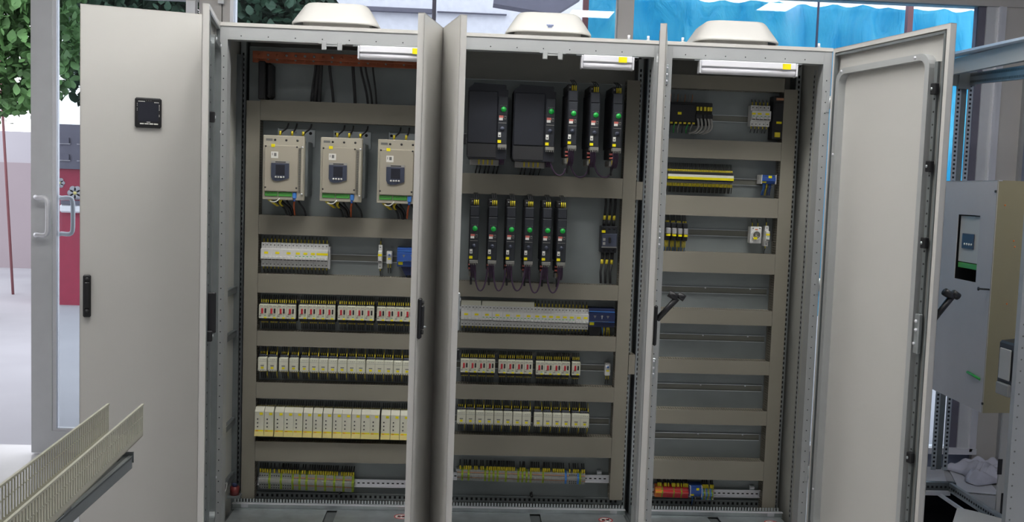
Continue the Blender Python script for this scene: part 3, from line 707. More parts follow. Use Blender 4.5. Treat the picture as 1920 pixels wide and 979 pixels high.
# ------------------------------------------------------------------ devices
def wire(parent, x, y, z, dz, sleeve='ferrule', mt='wire_dark', r=.0018, sl=.022, lean=0, lz=None, back=.02):
    b = MB(); s = 1 if dz > 0 else -1
    b.tube([(x, y, z), (x+lean*.3, y, z+s*sl)], r*1.45, sleeve, 5)
    b.tube([(x+lean*.3, y, z+s*sl), (x+lean*.7, y+back*.5, z+dz*.6), (x+lean, y+back, z+dz)], r, mt, 5)
    return b.build('wire', parent)
def breaker(n, pitch, h, depth=.07, stick=1, sticker_pole=None, green=False, dark_toggle=True, wires=(1, 1), topw=.03, body='white_plastic'):
    q = empty('circuit_breaker', (0, 0, 0)); W = n*pitch/2; H = h/2
    b = MB()
    prof = [(0, -H), (-.048, -H), (-.048, -H*.55), (-depth, -H*.42), (-depth, H*.45), (-.048, H*.52), (-.048, H), (0, H)]
    b.prism(prof, 'x', -W+.0003, W-.0003, body)
    for i in range(n):
        x = -W+pitch*(i+.5)
        for s in (-1, 1): b.disc((x, -.0478, s*H*.80), .0032, 'mark_grey', t=.0012, n=8)
        if i: b.box(-W+pitch*i-.0004, -W+pitch*i+.0004, -.0486, -.0478, -H, -H*.56, 'mark_grey').box(-W+pitch*i-.0004, -W+pitch*i+.0004, -.0486, -.0478, H*.53, H, 'mark_grey')
        if green: b.box(x-.004, x+.004, -depth-.0006, -depth+.001, -H*.10, -H*.04, 'green')
    b.box(-W+.001, W-.001, -depth-.0005, -depth+.001, -H*.42, -H*.36, 'mark_grey')
    b.build('body', q)
    t = MB()
    for i in range(n):
        x = -W+pitch*(i+.5); t.box(x-.006, x+.006, -depth-.011, -depth, -H*.34, -H*.10, 'white_plastic', ch=.002)
        if dark_toggle: t.box(x-.0062, x+.0062, -depth-.007, -depth, -H*.40, -H*.33, 'rubber')
    t.build('toggle', q)
    if stick: MB().box(-.0095, .0095, -depth-.0014, -depth-.0002, H*.08, H*.26, 'yellow').build('sticker', q)
    for i in range(n):
        x = -W+pitch*(i+.5)
        if wires[0]: wire(q, x, -.035, H-.004, topw, lean=random.uniform(-.002, .002))
        if wires[1]: wire(q, x, -.035, -H+.004, -topw, lean=random.uniform(-.002, .002), sl=.016)
    return q
def place(o, x, z, y=None): o.location = (x, (PY-.008) if y is None else y, z); return o
GB = 'white breakers, leftmost open cabinet'
# row A, cabinet 1
x0, xe = at(489, 478, .30).x, at(615, 478, .30).x; pit = (xe-x0)/18
za = (at(490, 476, .30).z+at(613, 482, .30).z)/2; ha = at(550, 455, .31).z-at(550, 500, .31).z
xx = x0; protos = {}
for i, n in enumerate([3, 3, 3, 2, 2, 2, 1, 1, 1]):
    o = copy_tree(protos[n]) if n in protos else breaker(n, pit, ha, green=(n == 2), topw=.035)
    protos.setdefault(n, o); place(o, xx+n*pit/2, za)
    tag(o, 'white %s circuit breaker, %s from the left in the leftmost cabinet row' % ({3: 'three-pole', 2: 'two-pole', 1: 'single-pole'}[n], ORD[i]), 'circuit breaker', GB); xx += n*pit
b = MB().box(0, .006, -.05, 0, -ha*.55, ha*.4, 'lamp_white', ch=.002).build('end_bracket'); b.location = (xx+.001, PY-.008, za); tag(b, 'pale end clamp beside the last white breaker, leftmost open cabinet', 'end clamp')
o = breaker(1, .019, ha*1.0, topw=.045); place(o, at(712.5, 482, .3).x, at(712, 482, .3).z); tag(o, 'lone white breaker beside the round blue-dot terminal, leftmost open cabinet', 'circuit breaker', GB)
def ground_socket(px, py, label):
    p = at(px, py, .33); q = empty('earth_terminal', (p.x, PY-.008, p.z)); tag(q, label, 'terminal', 'white terminals with a blue dot')
    MB().box(-.014, .014, -.035, 0, -.032, .032, 'white_plastic', ch=.003).build('body', q)
    MB().disc((0, -.035, .013), .012, 'lamp_white', t=.003, n=16).disc((0, -.038, .013), .005, 'blue_light', t=.002).build('dial', q)
    MB().box(-.007, .007, -.0365, -.0345, -.010, -.003, 'yellow').build('sticker', q)
    for s in (-1, 1): wire(q, s*.006, -.02, -.030, -.05)
ground_socket(730, 483, 'white terminal with blue dot next to the blue surge device')
ground_socket(1139.5, 693, 'white terminal with blue dot at the right of the middle cabinet')
def blue_device(px0, px1, py0, py1, label, marks=True, dark='blue', wires=()):
    a, b_ = at(px0, py0, .29), at(px1, py1, .29); w_ = (b_.x-a.x)/2; h = (a.z-b_.z)/2
    q = empty('surge_protector', ((a.x+b_.x)/2, PY-.008, (a.z+b_.z)/2)); tag(q, label, 'surge protector', 'blue DIN rail devices')
    MB().prism([(0, -h*.9), (-.05, -h*.9), (-.06, -h), (-.068, -h*.8), (-.068, -h*.45), (-.078, -h*.35), (-.078, h*.45), (-.065, h*.55), (-.065, h*.82), (-.055, h*.97), (0, h)], 'x', -w_, w_, dark).build('body', q)
    b = MB()
    if marks:
        for x in (-.55, .0, .45): b.prism([(w_*x-.007, .012), (w_*x+.007, .012), (w_*x, -.002)], 'y', -.0792, -.0778, 'mark_grey')
        b.box(-.001, .001, -.0795, -.0778, -.004, .014, 'sticker_white')
        for k in range(8): b.box(-w_*.5+k*w_*.13, -w_*.5+k*w_*.13+.005, -.0792, -.0778, -.020, -.015, 'mark_grey')
        b.box(-w_, w_, -.0692, -.0660, h*.6, h*.68, 'blue_light').box(-w_, w_, -.0792, -.0770, -h*.37, -h*.42, 'blue_light'); b.build('marking', q)
    MB().box(-w_*.92, -w_*.92+.022, -.0700, -.0678, -h*.78, -h*.48, 'yellow').build('sticker', q)
    for (x, mt) in wires: wire(q, w_*x, -.045, -h*.85, -.06, sleeve=mt, mt=mt, r=.0026, lean=random.uniform(-.01, .01))
    return q, w_, h
q, w_, h = blue_device(745, 800, 464, 502, 'blue surge protector at the end of the leftmost cabinet breaker row', wires=((-.5, 'blue_light'), (-.2, 'wire_dark'), (0, 'wire_dark'), (.15, 'navy')))
MB().prism([(-w_*.75, -h), (w_*.7, -h), (w_*.5, -h-.042), (-w_*.45, -h-.042)], 'y', -.05, -.02, 'navy').build('cable_bundle', q)
q, w_, h = blue_device(1105, 1152, 578, 615, 'dark blue surge protector at the right end of the long breaker row', dark='navy', wires=((-.2, 'blue_light'), (-.08, 'ferrule'), (.1, 'blue_light'), (.25, 'ferrule'), (.5, 'ferrule'), (.62, 'ferrule')))
MB().prism([(-w_*.95, -h*.9), (w_*.0, -h*.9), (-w_*.1, -h-.045), (-w_*.85, -h-.045)], 'y', -.05, -.02, 'rubber').build('cable_bundle', q)

# motor breakers with red and black buttons
def motor_breaker(w, h, top=.05):
    q = empty('motor_breaker', (0, 0, 0)); W, H = w/2, h/2
    MB().box(-W+.001, W-.001, -.055, 0, -H-.018, H+.006, 'rubber', ch=.002).build('base', q)  # dark base; its black below the front also stands for the shadow
    b = MB().box(-W+.0004, W-.0004, -.082, -.055, -H, H, 'cream', ch=.0015)
    for x in (-.7, -.5, -.25, .2, .42, .66): b.box(W*x-.001, W*x+.0018, -.0828, -.0818, H*.74, H*.84, 'mark_grey')
    b.box(-W+.0006, W-.0006, -.0826, -.0818, H*.60, H*.63, 'term_grey').tube([(-W*.72, -.083, -H*.40), (-W*.30, -.083, -H*.22)], .0012, 'mark_grey', 4).box(W*.15, W*.55, -.0826, -.0818, -H*.62, -H*.56, 'green')
    b.box(-W*.9, -W*.5, -.0826, -.0818, -H*.72, -H*.55, 'term_grey'); b.build('body', q)
    MB().box(-W*.42, -W*.02, -.089, -.081, -H*.30, H*.46, 'red', ch=.0012).build('red_button', q)
    MB().box(W*.28, W*.62, -.087, -.081, -H*.22, H*.46, 'rubber', ch=.0012).build('black_button', q)
    MB().box(W*.10, W*.70, -.0835, -.0815, -H*.98, -H*.78, 'yellow').build('sticker', q)
    for k in range(4): wire(q, -W*.66+k*W*.46, -.05, H-.002, top, sl=.024, lean=random.uniform(-.004, .004))
    for k in range(4): wire(q, -W*.6+k*W*.4, -.04, -H-.012, -.045, sl=.014, lean=random.uniform(-.002, .002))
    return q
def mb_row(groups, w, h, labelf, group, top):
    proto = None
    for gi, (px, py, cnt) in enumerate(groups):
        p = at(px, py, .289)
        for k in range(cnt):
            if proto is None: proto = o = motor_breaker(w, h, top)
            else: o = copy_tree(proto)
            place(o, p.x+w*(k+.5), at(px, py, .289).z-0*k)
            tag(o, labelf(gi, k), 'motor breaker', group)
G4 = ['leftmost', 'second', 'third', 'rightmost']
K4 = ['first', 'second', 'third', 'last']
wm = (at(555, 580, .289).x-at(486, 580, .289).x)/4; hm = at(500, 570, .289).z-at(500, 596, .289).z
mb_row([(485.8, 583.3, 4), (560, 584.6, 4), (633.3, 586.5, 4), (706.5, 588.5, 4)], wm, hm, lambda g, k: 'cream module with red and black buttons, %s in the %s block, leftmost cabinet' % (K4[k], G4[g]), 'red-button modules, leftmost open cabinet', .045)
wm2 = (at(999, 687, .289).x-at(934.5, 687, .289).x)/4
mb_row([(863.5, 685.3, 4), (934.3, 687.2, 4), (1004.5, 689.7, 4), (1072, 691, 1)], wm2, hm*.96, lambda g, k: 'cream module with red and black buttons, %s in the %s block, middle cabinet' % (K4[k], G4[g]) if g < 3 else 'single cream red-button module at the right end, middle cabinet', 'red-button modules, middle cabinet', .04)
# pale aux clips above each block
def clip(px, py, label):
    p = at(px, py, .34); b = MB()
    for k in range(5): b.box(-.035+k*.014, -.035+k*.014+.011, -.02, 0, -.006, .006, 'wire_grey', ch=.002)
    b.box(-.038, .038, -.004, 0, -.009, .009, 'wire_grey')
    o = b.build('connector_strip'); o.location = (p.x, PY-.008, p.z); tag(o, label, 'connector', 'grey connector strips')
for i, (px, py) in enumerate(((548, 562), (622, 564), (697, 566))): clip(px, py, 'grey connector strip above the %s red-button block, leftmost open cabinet' % G4[i])
for i, (px, py) in enumerate(((921, 663), (990, 665), (1060, 667))): clip(px, py, 'grey connector strip above the %s red-button block, middle cabinet' % G4[i])

# contactors
def contactor(w, h, top=.05, bot=.045):
    q = empty('contactor', (0, 0, 0)); W, H = w/2, h/2
    b = MB().box(-W+.001, W-.001, -.06, 0, -H-.003, H+.010, 'panel_navy', ch=.002)
    for k in range(4): b.box(-W+.003+k*W*.5, -W+.003+k*W*.5+.005, -.0612, -.0598, H+.002, H+.008, 'rubber')
    b.build('base', q)
    b = MB().box(-W+.0005, W-.0005, -.084, -.058, -H, H, 'cream', ch=.0025)
    for k in range(3): b.disc((-W*.3+k*W*.42, -.0838, H*.72), .0016, 'mark_grey', t=.0012, n=6)
    b.box(-W+.001, W-.001, -.0846, -.0838, H*.45, H*.48, 'term_grey')
    for k in range(4): b.box(-W*.85+k*W*.47, -W*.85+k*W*.47+.004, -.0848, -.0838, -H*.97, -H*.84, 'mark_grey')
    b.box(-W+.001, W-.001, -.0846, -.0838, -H*.80, -H*.77, 'term_grey'); b.build('body', q)
    MB().box(-W*.38, W*.38, -.0855, -.0835, -H*.22, -H*.10, 'mark_grey').build('indicator', q)
    MB().box(-W*.30, W*.30, -.0850, -.0835, -H*.62, -H*.34, 'yellow').build('sticker', q)
    wire(q, W*.80, -.058, H-.003, top, sl=.028, mt='ferrule'); wire(q, W*.80, -.05, -H+.002, -bot, sl=.028, mt='ferrule')
    for k in range(3): wire(q, -W*.6+k*W*.4, -.045, H+.012, top-.006, sl=.012)
    for k in range(3): wire(q, -W*.6+k*W*.4, -.04, -H, -bot, sl=.010)
    return q
wc = .0452; hc = at(500, 670, .287).z-at(500, 696, .287).z
proto = None; lefts = [115, 205, 308, 402, 500, 588, 673, 760, 848, 935, 1018, 1108, 1190, 1273, 1358, 1442]
zc = (at(484, 682.5, .287).z+at(765, 690, .287).z)/2
for i, l in enumerate(lefts):
    px = 460+l/4.894+8.8
    o = proto = contactor(wc, hc) if proto is None else proto
    if i: o = copy_tree(proto)
    place(o, at(px, 685, .287).x, at(px, 682.5+(px-484)*.028, .287).z); tag(o, 'white contactor, %s from the left in the leftmost cabinet contactor row' % ORD[i], 'contactor', 'contactors, leftmost open cabinet')
for i, l in enumerate([25, 90, 157, 222, 288, 355, 422, 487, 570, 637, 703, 768, 838, 900]):
    px = 850+l/3.781+8.3; o = copy_tree(proto)
    place(o, at(px, 785, .287).x, at(px, 782.2+(px-866)*.031, .287).z); tag(o, 'white contactor, %s from the left in the middle cabinet contactor row' % ORD[i], 'contactor', 'contactors, middle cabinet')

# cream timer / relay modules (wide row)
def cream_module(w, h):
    q = empty('relay_module', (0, 0, 0)); W, H = w/2, h/2
    MB().prism([(0, -H*.9), (-.075, -H*.9), (-.085, -H*.78), (-.085, H*.72), (-.06, H), (0, H)], 'x', -W+.0006, W-.0006, 'cream').box(-W, W, -.05, 0, -H*1.05, H*.9, 'rubber').build('body', q)
    MB().prism([(-.06, -H), (-.096, -H*.98), (-.087, -H*.60), (-.06, -H*.60)], 'x', -W+.0004, W-.0004, 'cream_yellow').build('lower_lip', q)
    b = MB().box(-W+.003, W-.003, -.0885, -.0850, -H*.68, -H*.57, 'yellow')
    b.box(-W+.006, -W*.2, -.0892, -.088, -H*.65, -H*.60, 'orange').build('name_strip', q)
    for k in range(3): MB().disc((-W*.36, -.085, H*(.20-k*.27)), .0033, 'rubber', t=.0022).build('indicator', q)
    MB().box(W*.05, W*.72, -.0864, -.0848, H*.50, H*.66, 'yellow').build('sticker', q)
    for k in range(4): wire(q, -W*.7+k*W*.45, -.04, H*.9, .035, sl=.010)
    return q
wd = (at(766, 800, .285).x-at(478, 795, .285).x)/16.15; hd = at(500, 764, .285).z-at(500, 817, .285).z
for i, l in enumerate([65, 130, 200, 265, 328, 395, 462, 530, 597, 660, 725, 790, 852, 925, 990, 1055]):
    px = 460+l/3.638+8.9
    o = cream_module(wd-.0012, hd) if i == 0 else copy_tree(proto_d)
    if i == 0: proto_d = o
    place(o, at(px, 790, .285).x, at(px, 790.5+(px-487)*.028, .285).z); tag(o, 'cream relay module with yellow band, %s from the left in its row' % ORD[i], 'relay', 'cream relay modules')

# terminal blocks
def terminal(w, kind, h=.09, ww=1):
    q = empty('terminal_block', (0, 0, 0)); W = w/2*.94; H = h/2
    bm = {'grey': 'term_grey', 'pe': 'green_yellow', 'copper': 'term_grey', 'red': 'red', 'orange': 'orange', 'blue': 'blue_light', 'dark': 'mark_grey'}[kind]
    b = MB().prism([(-.02, -H), (-.050, -H), (-.052, -H*.35), (-.062, -H*.3), (-.062, H*.12), (-.052, H*.2), (-.050, H*.7), (-.03, H), (-.02, H)], 'x', -W, W, bm)
    if kind in ('grey', 'copper', 'pe'):
        b.box(-W, W, -.0635, -.061, -H*.14, H*.05, 'wire_grey' if kind != 'pe' else bm)
    b.build('body', q)
    if kind == 'copper': MB().box(-W, W, -.0545, -.0500, H*.34, H*.44, 'copper_strip').build('jumper', q); MB().box(-W, W, -.0535, -.0490, -H*.52, -H*.42, 'copper_strip').build('jumper', q)
    if kind == 'grey': MB().disc((0, -.0510, H*.5), .003, 'rubber', t=.0016, n=6).disc((0, -.0502, -H*.55), .003, 'rubber', t=.0016, n=6).disc((0, -.0502, -H*.85), .003, 'rubber', t=.0016, n=6).build('screw', q)
    if kind in ('red', 'orange'): MB().box(-W, W, -.0530, -.0500, H*.30, H*.42, 'red_soft' if kind == 'red' else 'ferrule').build('jumper', q); MB().box(-W, W, -.064, -.061, -H*.1, 0, 'red_soft' if kind == 'red' else 'ferrule').build('jumper', q)
    if ww: wire(q, 0, -.042, H*.75, .05*ww, sl=.020, r=.0032, lean=random.uniform(-.004, .004))
    return q
def term_row(px0, px1, py0, py1, seq, label, group, pitch=None, h=.09, wires=True):
    a, b_ = at(px0, py0, PY-.07), at(px1, py1, PY-.07); n = len(seq); pit = (b_.x-a.x)/n; z = (a.z+b_.z)/2; pr = {}
    for i, k in enumerate(seq):
        key = k+('w' if (wires and random.random() < .8) else '')
        if key in pr: o = copy_tree(pr[key])
        else: o = pr[key] = terminal(pit, k, h, .9 if key[-1] == 'w' and len(key) > len(k) else 0)
        o.location = (a.x+(i+.5)*pit, PY-.004, a.z+(b_.z-a.z)*(i+.5)/n)
        tag(o, label[k], 'terminal block', group+' ('+{'pe': 'green and yellow', 'copper': 'copper jumpered', 'grey': 'plain grey', 'red': 'red', 'orange': 'orange', 'blue': 'blue', 'dark': 'dark'}[k]+')')
seq = (['grey']*4+['pe'])*2+['grey']*4+['pe']+(['copper']*2+['pe'])*2+(['copper']*3+['pe'])*5
lab = {'grey': 'grey two-tier terminal block at the left end, leftmost cabinet bottom rail', 'pe': 'green-yellow earth terminal block on the leftmost cabinet bottom rail', 'copper': 'terminal block with copper jumpers on the leftmost cabinet bottom rail'}
term_row(484.5, 663, 901, 908.5, seq[:47], lab, 'terminals, leftmost open cabinet')
seq = []
for i in range(62): seq.append('pe' if i in (2, 5, 13, 15, 17, 19, 23, 29, 31, 33, 35, 41) else ('blue' if i in (52, 58) else ('grey' if i in (54, 55, 56, 57) else ('pe' if i == 59 else 'copper'))))
lab = {'grey': 'grey terminal block beside the blue ones, middle cabinet bottom rail', 'pe': 'green-yellow earth terminal block on the middle cabinet bottom rail', 'copper': 'terminal block with copper jumpers on the middle cabinet bottom rail', 'blue': 'blue terminal block near the right of the middle cabinet bottom rail'}
term_row(857, 1098, 891, 899, seq, lab, 'terminals, middle cabinet', h=.062)
seq = ['orange']*5+['pe']+['red']*8+['pe']+['red']*5+['pe']+['red']*5
lab = {'orange': 'orange terminal block beside the red ones, rightmost cabinet', 'pe': 'green-yellow spacer block between the red terminals', 'red': 'red terminal block at the bottom of the rightmost open cabinet'}
term_row(1229.5, 1292, 922.5, 925, seq, lab, 'coloured terminals', h=.062, wires=True)
seq = ['blue', 'pe', 'copper', 'blue', 'pe', 'copper', 'blue', 'pe', 'copper']
lab = {'blue': 'blue terminal block right of the small blue device', 'pe': 'green-yellow terminal block right of the small blue device', 'copper': 'dark jumpered terminal block right of the small blue device'}
term_row(1317.5, 1340, 927, 928, seq, lab, 'mixed terminals', h=.066)
b_, _, _ = blue_device(1293.5, 1316.5, 911, 933, 'small blue device with two yellow stickers beside the red terminals', marks=False, dark='blue', wires=((-.3, 'blue_light'), (.2, 'wire_grey')))
MB().box(.0, .014, -.080, -.077, .008, .02, 'yellow').box(-.031, -.028, -.079, -.0, -.028, .028, 'white_plastic').box(.028, .031, -.079, -.0, -.028, .028, 'white_plastic').build('end_plate', b_)
# small black knob below the terminals
for px, py, l in ((637.5, 922, 'leftmost open cabinet'), (996.5, 928, 'middle cabinet')):
    p = at(px, py, .34); o = MB().disc((0, -.01, 0), .007, 'rubber', t=.012).tube([(0, 0, .0), (0, -.012, .012), (0, -.014, .02)], .004, 'rubber').box(-.006, .006, -.004, .03, -.01, .004, 'rubber').build('hook'); o.location = (p.x, p.y, p.z); tag(o, 'small black hook under the terminals, %s' % l, 'hook')

# ------------------------------------------------------------------ busbars and cables of the leftmost cabinet
def busbar(Y, py0, h, label):
    a = at(474, py0, Y); q = empty('copper_busbar', ((a.x+.95)/2, Y, a.z)); tag(q, label, 'busbar', 'copper busbars'); W = (.95-a.x)/2
    b = MB().box(-W, W, -.005, .005, -h/2, h/2, 'copper', ch=.0015); b.build('bar', q); b = MB()
    k = -W+.03
    while k < W-.03:
        MB().tube([(k, -.005, 0), (k, -.010, 0)], .006, 'galv_dark' if int(k*100) % 3 else 'copper', 6).build('bolt', q); k += .043
    return q
busbar(.22, 102, .034, 'upper front copper busbar with bolts at the top of the left cabinet')
busbar(.27, 110, .034, 'lower rear copper busbar at the top of the left cabinet')
p = at(492, 150, .25)
q = empty('busbar_support', (p.x, PY, p.z)); tag(q, 'black insulating support at the left end of the copper busbars', 'busbar support')
MB().box(-.02, .012, -.12, 0, -.09, .09, 'rubber', ch=.004).build('block', q); MB().box(.014, .04, -.10, 0, -.08, .085, 'rubber', ch=.01).build('clamp', q)
for i, (xt, xb, r) in enumerate(((592, 583, .0055), (597, 590, .010), (602, 598, .010), (618, 625, .0065), (662, 666, .0075), (676, 690, .0055), (685, 698, .005), (699, 706, .0045))):
    a, b_ = at(xt, 118, .28), at(xb, 192, FY+.03)
    o = MB().tube(curve((0, 0, 0), (0, 0, -.06), (b_.x-a.x, b_.y-a.y, b_.z-a.z+.06), (b_.x-a.x, b_.y-a.y, b_.z-a.z-.03), 10), r, 'rubber', 8).build('power_cable'); o.location = a
    tag(o, 'black power cable from the busbar, %s from the left' % ORD[i], 'cable', 'black cables hanging from the copper busbar')

# ------------------------------------------------------------------ soft starters
def soft_starter(full=True):
    q = empty('soft_starter', (0, 0, 0)); Y = .185   # depth of the body
    W, H = .100, .160
    MB().box(-W*.62, W*1.25, -.006, 0, H*.7, H*1.28, 'galv', ch=.003).box(-W*.62, -W*.58, -.014, -.006, H*.8, H*1.28, 'galv').disc((W*.25, -.006, H*1.19), .008, 'alu_light').disc((W*1.0, -.006, H*1.15), .008, 'rubber').disc((-W*.5, -.006, H*1.17), .007, 'rubber').build('mounting_flange', q)
    MB().box(-W*.85, W*1.12, -Y+.035, 0, -H*.86, H*.86, 'galv_dark', ch=.004).build('heat_sink', q)
    b = MB().box(-W, W, -Y, -Y+.035, -H*.98, H, 'starter_rim', ch=.003)
    for x in (-.42, .12, .66): b.disc((W*x, -Y, H*.86), .0055, 'rubber', t=.0015)
    b.box(-W*.86, -W*.54, -Y-.001, -Y+.001, H*.83, H*.90, 'mark_grey'); b.build('body', q)
    b = MB().box(-W*.90, W*.72, -Y-.012, -Y, -H*.72, H*.70, 'starter', ch=.003)
    for x in (-.84, .66):
        for z in (.66, -.60): b.disc((W*x, -Y-.012, H*z), .0042, 'rubber', t=.0012)
    b.build('front_cover', q)
    b = MB().box(W*.86, W*.98, -Y-.010, -Y, -H*.78, H*.70, 'starter_rim', ch=.002)
    k = -H*.72
    while k < H*.66: b.box(W*.75, W*.83, -Y-.004, -Y+.001, k, k+.004, 'mark_grey'); k += .0085
    for z in (.66, -.78): b.disc((W*.92, -Y-.010, H*z), .0045, 'alu_light', t=.002)
    b.build('side_trim', q)
    MB().box(-W*.58, -W*.40, -Y-.0135, -Y-.0115, H*.64, H*.73, 'yellow').build('sticker', q)
    b = MB().box(-W*.58, -W*.24, -Y-.0132, -Y-.0118, H*.30, H*.50, 'sticker_white')
    b.box(-W*.53, -W*.50, -Y-.0136, -Y-.0130, H*.38, H*.46, 'mark_grey').box(-W*.44, -W*.32, -Y-.0136, -Y-.0130, H*.36, H*.46, 'mark_grey').build('label', q)
    # display unit
    x0, x1 = -W*.56, W*.30; zt, zb = H*.20, -H*.40
    b = MB().prism([(x0, zt-.008), (x1, zt-.008), (x1, zb+.016), (x0+(x1-x0)*.55, zb+.002), (x0+(x1-x0)*.25, zb), (x0+.008, zb+.006), (x0, zb+.02)], 'y', -Y-.018, -Y-.011, 'panel_navy')
    b.box(x0, x1, -Y-.017, -Y-.011, zt-.008, zt+.003, 'wire_grey').box(x0+.020, x1-.016, -Y-.0176, -Y-.016, zt-.005, zt, 'rubber').build('display_unit', q)
    MB().box(x0+.022, x1-.020, -Y-.0186, -Y-.0178, zb+.030, zt-.016, 'screen').build('screen', q)
    for k in range(4): MB().disc((x0+.023+k*.0125, -Y-.018, zb+.0195), .0048, 'sticker_white', t=.003, n=12).build('button', q)
    for (a, c_) in ((-.88, -.26), (-.22, .44)):
        b = MB().box(W*a, W*c_, -Y-.004, -Y+.03, -H*.87, -H*.735, 'green_conn', ch=.002)
        k = W*a+.005
        while k < W*c_-.004: b.disc((k, -Y-.004, -H*.79), .0019, 'mark_grey', t=.001, n=6); k += .0075
        b.build('green_terminal', q)
    MB().box(W*.47, W*.66, -Y-.008, -Y+.03, -H*.93, -H*.73, 'blue_light', ch=.004).box(W*.50, W*.60, -Y-.006, -Y+.02, -H*1.02, -H*.93, 'blue', ch=.003).build('blue_plug', q)
    for i, (xs_, xe) in enumerate(((-.8, -.60), (-.74, -.55), (-.68, -.5), (-.10, -.35), (.0, -.3))):
        MB().tube(curve((W*xs_, -Y+.01, -H*.86), (W*xs_, -Y+.0, -H*1.0), (W*xe, -Y+.02, -H*1.05), (W*xe-.0+.02, -Y+.06, -H*1.18), 7), .0026, 'ferrule', 5).build('control_wire', q, label='yellow sleeved wire')
    MB().tube(curve((W*-.12, -Y+.01, -H*.86), (W*-.2, -Y-.01, -H*1.02), (W*-.4, -Y-.01, -H*1.10), (W*-.62, -Y+.0, -H*1.02), 8), .0028, 'sticker_white', 5).build('control_wire', q, label='white and green looped wire')
    MB().tube(curve((W*.55, -Y+.01, -H*1.0), (W*.5, -Y+.01, -H*1.15), (W*.46, -Y+.05, -H*1.2), (W*.42, -Y+.10, -H*1.45), 7), .0045, 'orange_wire', 6).build('orange_cable', q)
    for (xs_, xe, r) in ((-.45, .0, .005), (-.28, .22, .009), (.05, .35, .005), (.62, .95, .005)):
        MB().tube(curve((W*xs_, -Y+.07, -H*.86), (W*xs_, -Y+.05, -H*1.15), (W*xe, -Y+.06, -H*1.1), (W*xe, -Y+.11, -H*1.46), 8), r, 'rubber', 7).build('black_cable', q)
    for (xs_, xe) in ((-.28, -.02), (.30, .40), (.84, 1.12)):
        b = MB().tube(curve((W*xs_, -Y+.05, H*.98), (W*xs_, -Y+.05, H*1.2), (W*xe, -Y+.10, H*1.15), (W*xe, -Y+.13, H*1.42), 8), .0042, 'rubber', 6)
        b.tube([(W*xs_, -Y+.05, H*1.02), (W*xs_+.001, -Y+.05, H*1.16)], .0058, 'ferrule', 7).tube([(W*xs_, -Y+.05, H*.97), (W*xs_, -Y+.05, H*1.03)], .005, 'alu_light', 7).build('supply_cable', q)
    return q
YS = PY-.185
sz = []
for i, (x0, y0, x1, y1) in enumerate(((493.5, 253.5, 569, 377), (601.5, 257.5, 677, 380.5), (709, 261.5, 784.5, 384))):
    a, b_ = at(x0, y0, YS), at(x1, y1, YS)
    if i == 0: ps = o = soft_starter()
    else: o = copy_tree(ps)
    o.location = ((a.x+b_.x)/2, PY, (a.z+b_.z)/2); k = (b_.x-a.x)/.2; kz = (a.z-b_.z)/.3168; o.scale = (k, 1, kz)
    tag(o, 'beige soft starter with dark display, %s of the three' % ('leftmost', 'middle', 'rightmost')[i], 'soft starter', 'soft starters')

# ------------------------------------------------------------------ drives of the middle cabinet
def drive_strip(q, W, Y, z0, z1, xc, top=False):
    """control face between z0 (bottom) and z1 (top)"""
    h = z1-z0; b = MB().box(xc-W, xc+W, -Y-.010, -Y, z0, z1, 'drive_front', ch=.003)
    b.box(xc-W, xc+W, -Y-.0112, -Y-.009, z0+h*.62, z0+h*.63, 'rubber').box(xc-W+.004, xc+W-.004, -Y-.012, -Y-.0095, z0+h*.44, z0+h*.455, 'mark_grey')
    for k in range(4): b.box(xc-W*.5+k*W*.35, xc-W*.5+k*W*.35+.003, -Y-.0108, -Y-.0095, z0+h*.80, z0+h*.815, 'mark_grey')
    b.build('control_face', q)
    MB().disc((xc+W*.15, -Y-.010, z0+h*.73), W*.55, 'green_dot', t=.003, n=20).build('logo_disc', q)
    MB().box(xc-W*.75, xc+W*.05, -Y-.0118, -Y-.0095, z0+h*.50, z0+h*.575, 'sticker_white').box(xc-W*.75, xc+W*.15, -Y-.0122, -Y-.0095, z0+h*.555, z0+h*.60, 'red_soft').build('warning_label', q)
    MB().box(xc+W*.30, xc+W*.75, -Y-.012, -Y-.009, z0+h*.525, z0+h*.595, 'mark_grey').box(xc+W*.38, xc+W*.66, -Y-.0126, -Y-.010, z0+h*.54, z0+h*.575, 'black').build('port', q)
    MB().disc((xc, -Y-.010, z0+h*.33), W*.42, 'panel_navy', t=.006, n=14).build('dial', q)
    MB().box(xc-W*.85, xc-W*.25, -Y-.0118, -Y-.0095, z0+h*.15, z0+h*.25, 'sticker_white').box(xc-W*.72, xc-W*.38, -Y-.0122, -Y-.0112, z0+h*.17, z0+h*.20, 'mark_grey').build('white_label', q)
    MB().box(xc-W*.92, xc-W*.20, -Y-.0125, -Y-.0095, z0+h*.03, z0+h*.09, 'yellow').build('sticker', q)
    b = MB().box(xc-W*.9, xc+W*1.0, -Y-.016, -Y+.03, z0-.016, z0, 'drive_conn', ch=.002)
    for k in range(5): b.box(xc-W*.75+k*W*.38, xc-W*.75+k*W*.38+.003, -Y-.018, -Y-.01, z0-.024, z0-.014, 'drive_conn')
    b.build('connector', q)
def cables_down(q, xc, W, Y, z, n=4, dz=.09, mt='purple'):
    for k in range(n):
        x = xc-W*.5+k*W*1.2/n
        MB().tube(curve((x, -Y+.005, z), (x, -Y-.0, z-dz*.5), (x+.006, -Y+.03, z-dz*.7), (x+.004, -Y+.07, z-dz), 6), .0038, mt, 6).build('control_cable', q)
